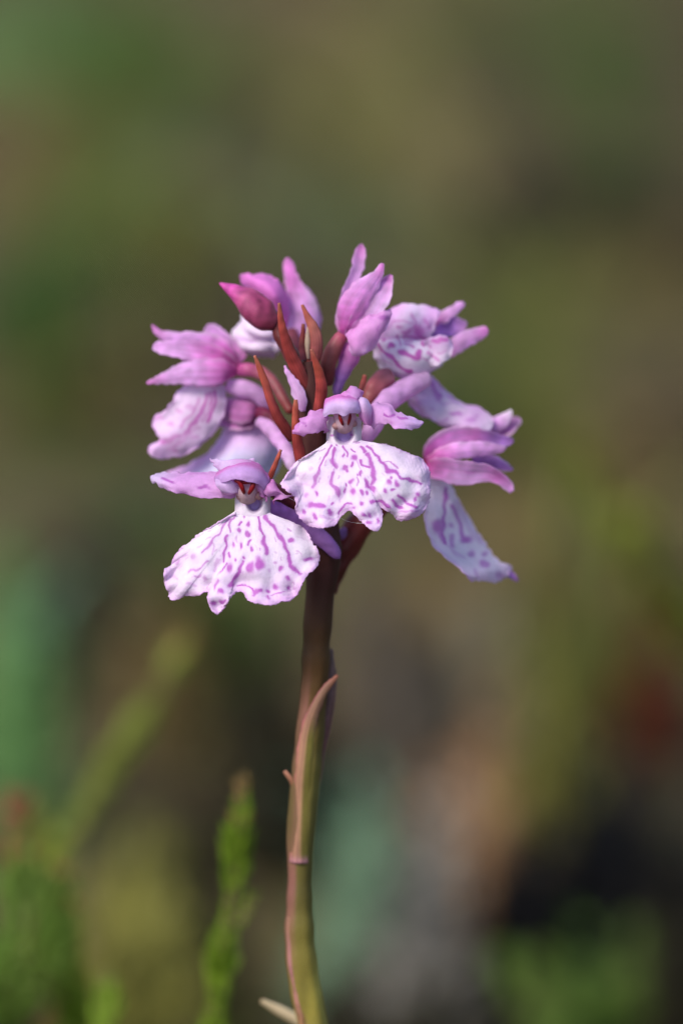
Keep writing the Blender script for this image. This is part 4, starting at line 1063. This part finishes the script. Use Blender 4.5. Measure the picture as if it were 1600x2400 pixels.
tube('spur', F7, [(840, 1010, Z7, 50), (740, 1060, Z7-20, 70), (620, 1120, Z7-40, 80), (520, 1200, Z7-60, 82), (440, 1320, Z7-75, 76), (390, 1430, Z7-85, 58), (350, 1530, Z7-90, 34)], grad((0.66, 0.42, 0.62), C_LILAC, C_LILAC*1.02, C_LILAC*0.9), CB, seed=136)

# ---- outer flower with long drooping lip
F8 = flower_empty('outer flower with lilac lip slanting outward')
Z8 = 340
patch('lip', F8, [
  [(800, 985, Z8+10), (760, 1040, Z8-35), (710, 1110, Z8-35), (670, 1185, Z8+10)],
  [(860, 1025, Z8+5), (810, 1090, Z8-48), (750, 1170, Z8-48), (690, 1225, Z8+5)],
  [(930, 1085, Z8), (890, 1150, Z8-52), (830, 1230, Z8-52), (770, 1290, Z8+5)],
  [(1010, 1165, Z8-10), (980, 1220, Z8-60), (930, 1290, Z8-50), (870, 1345, Z8+5)],
  [(1090, 1215, Z8-10), (1060, 1260, Z8-60), (1010, 1330, Z8-50), (960, 1385, Z8+5)],
  [(1190, 1240, Z8), (1160, 1290, Z8-55), (1110, 1350, Z8-45), (1060, 1410, Z8+5)],
  [(1270, 1280, Z8+10), (1240, 1325, Z8-40), (1200, 1375, Z8-30), (1160, 1430, Z8+10)],
  [(1310, 1345, Z8+20), (1300, 1370, Z8-10), (1280, 1400, Z8-5), (1250, 1430, Z8+18)]],
  lambda U, V, g: mixc(C_WHITE*0.92, C_LILAC*0.95, 0.6 + 0.3*sstep(.5, 1, np.abs(2*U-1)) + 0.2*np.sin(V*11)), CB, M_LIP, nu=60, nv=80, seed=141, wob=4, solid=0.09, zs=0.3, tilt=1.1,
  marks=[L(CB, [(825,1030),(865,1090),(905,1155)], 17, .8), L(CB, [(880,1045),(940,1110)], 12, .5), Dt(CB,1020,1290,55,16,.75), L(CB, [(765,1090),(790,1140)], 9, .35), L(CB, [(920,1215),(1040,1205)], 12, .4), Dt(CB,1130,1330,40,14,.5), L(CB, [(850,1110),(900,1190)], 14, .6), L(CB, [(960,1150),(1000,1190)], 11, .6), Dt(CB,950,1330,24,14,.5), Dt(CB,1180,1300,26,12,.5), L(CB, [(720,1150),(760,1210)], 12, .35), Dt(CB,860,1250,24,14,.4)])
ribbon('sepal', F8, [(1230, 1430, Z8+20, 50, 0, .9), (1310, 1380, Z8+10, 54, 0, .9), (1380, 1330, Z8+5, 42, 0, .8), (1420, 1280, Z8, 20, 0, .8), (1430, 1255, Z8, 8, 0, .8)], grad(C_LILAC, C_LILAC*1.08, C_WHITE*0.95), CB, seed=142)
ribbon('petal', F8, [(1200, 1470, Z8+30, 60, 0, .9), (1300, 1430, Z8+30, 68, 0, .9), (1400, 1385, Z8+28, 58, 0, .9), (1470, 1340, Z8+26, 40, 0, .8), (1498, 1318, Z8+25, 14, 0, .8)], grad(C_PINK*0.75, C_PINK*0.8, C_LILAC*0.8), CB, seed=143)
tube('ovary', F8, [(800, 1010, Z8+15, 50), (700, 1060, Z8+5, 56), (560, 1160, Z8-20, 52), (420, 1290, Z8-50, 48)], grad(C_PLUM*1.4, C_PLUM, C_DKRED), CB, M_BRACT, seed=144)

F9 = flower_empty('outer flower with pink hood and hanging violet veined lip')
Z9 = 285
ribbon('sepal', F9, [(430, 960, Z9, 30, 0, 1.0), (500, 870, Z9-15, 100, 0, 1.1), (640, 780, Z9-25, 130, 0, 1.1), (820, 730, Z9-25, 115, 0, 1.0), (1000, 730, Z9-15, 85, 0, .9), (1150, 750, Z9-5, 60, 0, .9), (1260, 755, Z9, 44, 0, .8), (1315, 750, Z9+4, 20, 0, .8)], grad(C_HOT, (0.62, 0.18, 0.56), (0.60, 0.25, 0.60), C_PINK*0.8, C_VIOLET, C_VIOLET*1.1), CE, seed=151)
ribbon('petal', F9, [(430, 960, Z9-15, 30, 0, 1.0), (560, 900, Z9-45, 60, 0, 1.0), (720, 860, Z9-58, 78, 0, 1.0), (920, 845, Z9-58, 74, 0, .9), (1090, 840, Z9-50, 62, 0, .9), (1190, 835, Z9-44, 40, 0, .8), (1240, 825, Z9-40, 14, 0, .8)], grad(C_HOT, C_PINK*1.05, C_LILAC*1.08, C_LILAC*1.03, C_LILAC*0.9), CE, seed=152)
ribbon('sepal', F9, [(420, 1010, Z9-10, 46, 0, 1.0), (540, 1040, Z9-45, 100, 0, 1.0), (720, 1065, Z9-70, 118, 0, 1.0), (900, 1080, Z9-75, 110, 0, .9), (1060, 1085, Z9-70, 80, 0, .9), (1180, 1140, Z9-62, 58, 0, .8), (1260, 1210, Z9-56, 50, 0, .8), (1300, 1280, Z9-52, 22, 0, .8)], grad(C_HOT, C_PINK*0.9, C_LILAC*0.95, C_LILAC*0.9, C_PINK*0.95, C_LILAC), CE, seed=153, marks=[Dt(CE,870,1085,60,22,.45)])
ribbon('petal', F9, [(900, 930, Z9-20, 50, 0, .9), (1030, 950, Z9-15, 62, 0, .9), (1150, 985, Z9-10, 58, 0, .9), (1250, 1025, Z9-5, 42, 0, .8), (1315, 1050, Z9, 12, 0, .8)], grad(C_VIOLET, C_VIOLET*0.95, C_VIOLET), CE, seed=154)
F9M = [L(CE, [(625,1240),(612,1400),(600,1560),(595,1700),(620,1810)], 24, .95), Dt(CE,555,1630,62,80,.85), L(CE, [(545,1660),(600,1760)], 30, .7), L(CE, [(700,1430),(750,1560),(790,1700),(810,1760)], 26, .9), Dt(CE,675,1610,28,34,.7), L(CE, [(680,1730),(688,1840)], 24, .7), Dt(CE,840,1762,66,40,.95), Dt(CE,880,1912,34,36,.7),
  Dt(CE,1020,1908,36,32,.8), Dt(CE,1020,2015,40,40,.8), L(CE, [(730,1380),(820,1560),(900,1720),(980,1800)], 26, .35), L(CE, [(620,1830),(720,1900),(820,1960)], 14, .35), L(CE, [(920,2070),(960,2130)], 20, .4), Dt(CE,1170,2130,50,30,.5)]
patch('lip', F9, [
  [(440, 1130, Z9+5), (510, 1130, Z9-25), (580, 1130, Z9-25), (640, 1150, Z9+5)],
  [(440, 1280, Z9+10), (530, 1270, Z9-42), (630, 1260, Z9-42), (710, 1260, Z9+5)],
  [(415, 1430, Z9+5), (540, 1420, Z9-52), (680, 1400, Z9-50), (775, 1390, Z9+8)],
  [(408, 1560, Z9+5), (560, 1560, Z9-56), (730, 1530, Z9-52), (850, 1515, Z9+12)],
  [(440, 1700, Z9+5), (610, 1690, Z9-58), (800, 1660, Z9-52), (930, 1650, Z9+15)],
  [(520, 1850, Z9+5), (700, 1820, Z9-56), (880, 1790, Z9-50), (1020, 1790, Z9+20)],
  [(640, 1960, Z9), (800, 1930, Z9-50), (970, 1890, Z9-45), (1110, 1920, Z9+22)],
  [(740, 2030, Z9-5), (880, 2010, Z9-48), (1050, 1980, Z9-42), (1200, 1995, Z9+25)],
  [(830, 2130, Z9-5), (960, 2100, Z9-40), (1110, 2060, Z9-36), (1300, 2045, Z9+28)],
  [(880, 2190, Z9+10), (1000, 2180, Z9-20), (1140, 2200, Z9-20), (1270, 2110, Z9+30)]],
  lambda U, V, g: mixc(C_WHITE*0.92, C_LILAC, 0.22 + 0.35*sstep(0.75, 1, np.abs(2*U-1)) + 0.3*sstep(.8, 1, V)), CE, M_LIP, nu=80, nv=110, seed=155, marks=F9M, wob=4, solid=0.09, zs=0.32, tilt=1.5)
ribbon('petal', F9, [(1200, 2060, Z9+50, 40, 0, .8), (1290, 2120, Z9+52, 36, 0, .8), (1365, 2185, Z9+54, 8, 0, .8)], grad(C_VIOLET*1.2, C_VIOLET), CE, seed=157)
tube('ovary', F9, [(1000, 1080, Z9, 16), (940, 1130, Z9-10, 26), (870, 1200, Z9-15, 30), (815, 1270, Z9-12, 34), (775, 1335, Z9-4, 34), (757, 1400, Z9+2, 26)], grad((0.40, 0.04, 0.12), C_PLUM, C_RED*0.6, C_DKRED, C_DKRED*0.8), None, M_BRACT, seed=158)
tube('spur', F9, [(985, 1110, Z9+20, 20), (900, 1180, Z9+5, 20), (830, 1235, Z9-20, 18), (790, 1262, Z9-40, 12)], grad(C_LILAC, C_VIOLET, C_VIOLET), None, seed=159)

# ------------------------------------------------------------------ heather shoots near the orchid
def pt(px, py, d):
    return to_world(np.array([px, py, d / PX], float))
def root_of(p, dx=0, dy=0):
    x, y = p[0] + dx, p[1] + dy
    return np.array([x, y, float(ground_h(x, y)) - 1])
MG = [pm('heather_leaf_bright', (0.23, 0.33, 0.03), trans=0.45), pm('heather_leaf_olive', (0.24, 0.27, 0.04), trans=0.45), pm('heather_leaf_deep', (0.15, 0.23, 0.04), trans=0.45)]
MG.append(pm('heather_leaf_light', (0.42, 0.44, 0.075), trans=0.45))
MT = pm('heather_tip', (0.34, 0.22, 0.06), trans=0.3)
MR = pm('heather_tip_red', (0.25, 0.08, 0.04), trans=0.2)
MS = pm('heather_stem', (0.13, 0.075, 0.045))
GH = 'heather shoots around the orchid'
def shoot(label, pp, mat, seed, tip=None, **kw):
    ps = [pt(*q) for q in pp]
    ps = [root_of(ps[0], *kw.pop('foot', (0, 0)))] + ps
    sprig('heather_shoot', label, ps, mat, MS, GH, seed=seed, tipmat=tip, **kw)
shoot('single upright heather shoot with orange tip close behind the orchid stem', [(495, 2500, 48), (518, 2260, 44), (545, 2080, 42), (560, 1950, 40), (568, 1825, 39)], MG[0], 1, MT, n_side=4, side_len=3.2, leaf=1.9, dens=2.4)
shoot('tall heather shoot slanting over the mint lichen toward the white lip', [(60, 2120, 105), (190, 1910, 110), (310, 1720, 116), (395, 1580, 122), (445, 1470, 126)], MG[1], 2, MT, n_side=9, side_len=9, leaf=1.9, dens=1.8)
shoot('bushy heather shoot with red tip under the slanting shoot', [(0, 2320, 80), (25, 2150, 82), (40, 2000, 84), (45, 1890, 86)], MG[2], 3, MR, n_side=8, side_len=12, leaf=2.6, tipfrac=0.05)
shoot('bright green bushy heather shoot beside the red tipped one', [(190, 2400, 84), (165, 2240, 82), (140, 2100, 82), (150, 2010, 84)], MG[0], 4, None, n_side=8, side_len=10, leaf=2.4)
shoot('short green heather shoot low beside the upright orange tipped one', [(240, 2560, 60), (245, 2420, 62), (255, 2280, 64)], MG[0], 5, None, n_side=4, side_len=7, leaf=2.4)
shoot('leaning heather shoot above the red bog moss', [(1720, 1560, 245), (1580, 1390, 235), (1440, 1230, 225), (1345, 1050, 218)], MG[3], 6, None, n_side=7, side_len=7, leaf=3.2, dens=3.0)
shoot('green heather shoot rising in front of the shade-painted peat', [(1300, 2650, 185), (1290, 2450, 188), (1275, 2330, 190), (1265, 2230, 192)], MG[2], 7, None, n_side=6, side_len=9, leaf=2.8)
shoot('dark heather shoot beside the shade-painted peat', [(1460, 2650, 198), (1440, 2440, 200), (1425, 2290, 202)], MG[2], 8, None, n_side=6, side_len=10, leaf=2.8)

# dry straw leaning by the stem
sp = [pt(612, 2346, 17), pt(680, 2382, 18.5), pt(780, 2436, 20), pt(1000, 2560, 24)]
end = root_of(sp[-1], 45, 20)
line = cr(np.array(sp + [end]), 60)
th = np.linspace(0, 2*math.pi, 10, endpoint=False)
tg = unit(np.gradient(line, axis=0)); S_ = unit(np.cross(tg, FV)); N_ = np.cross(S_, tg)
rr = np.full(60, 0.48); rr[0] = 0.2; rr[1] = 0.42
v = line[:, None] + (S_[:, None]*np.cos(th)[None, :, None] + N_[:, None]*np.sin(th)[None, :, None]*0.6) * rr[:, None, None]
o = mesh_obj('dry_straw', v.reshape(-1, 3), grid_faces(60, 10, True), pm('straw', (0.78, 0.58, 0.34), 0.15), base=end)
tag(o, 'pale tan dry straw leaning past the foot of the orchid stem', 'straw')

# ------------------------------------------------------------------ low cover of the whole heath
def cover(name, label, n, xr, yr, size, mat, seed, hmax):
    r = np.random.RandomState(seed)
    x = r.uniform(*xr, n); y = r.uniform(*yr, n)
    z = ground_h(x, y) + r.uniform(-0.5, hmax, n)
    c = np.stack([x, y, z], -1)
    dr = unit(r.normal(size=(n, 3)) * [1, 1, .6] + [0, 0, 0.6])
    v, f = leaf_quads(c, dr, unit(r.normal(size=(n, 3))), r.uniform(0.6, 1.5, n)*size, r.uniform(0.2, 0.45, n)*size)
    o = mesh_obj(name, v, f, mat, smooth=False)
    tag(o, label, 'ground cover', kind='stuff')
def patchy(name, c1, c2, scale):
    return plant_material(name, c1, c2, scale=scale, trans=0.15)
cover('low_moss', 'low green and olive moss spread over the heath', 60000, (-700, 700), (-400, 2200), 5, patchy('moss_cover', (0.055, 0.085, 0.016), (0.13, 0.13, 0.034), 12), 1, 7)
cover('heath_litter', 'brown scattered heath litter between the mosses', 60000, (-700, 700), (-400, 2200), 6, patchy('litter_cover', (0.06, 0.05, 0.022), (0.16, 0.125, 0.05), 16), 2, 5)

# fine silk threads under the central lip
def silk(label, pts):
    l = cr(to_world(np.array(pts, float)), 20)
    th = np.linspace(0, 2*math.pi, 5, endpoint=False)
    tg = unit(np.gradient(l, axis=0)); a = unit(np.cross(tg, FV)); b = np.cross(a, tg)
    v = l[:, None] + (a[:, None]*np.cos(th)[None, :, None] + b[:, None]*np.sin(th)[None, :, None]) * 0.012
    o = mesh_obj('silk_thread', v.reshape(-1, 3), grid_faces(20, 5, True), pm('silk', (0.75, 0.75, 0.75), 0.05), base=l[0])
    tag(o, label, 'silk')
silk('hair fine silk thread slung from the middle lobe of the central lip', [(858, 1226, -20), (838, 1226, 10), (815, 1222, 60), (795, 1212, 110)])
silk('hair fine silk thread between the two front flowers', [(664, 1160, 0), (686, 1172, 20), (706, 1184, 50)])
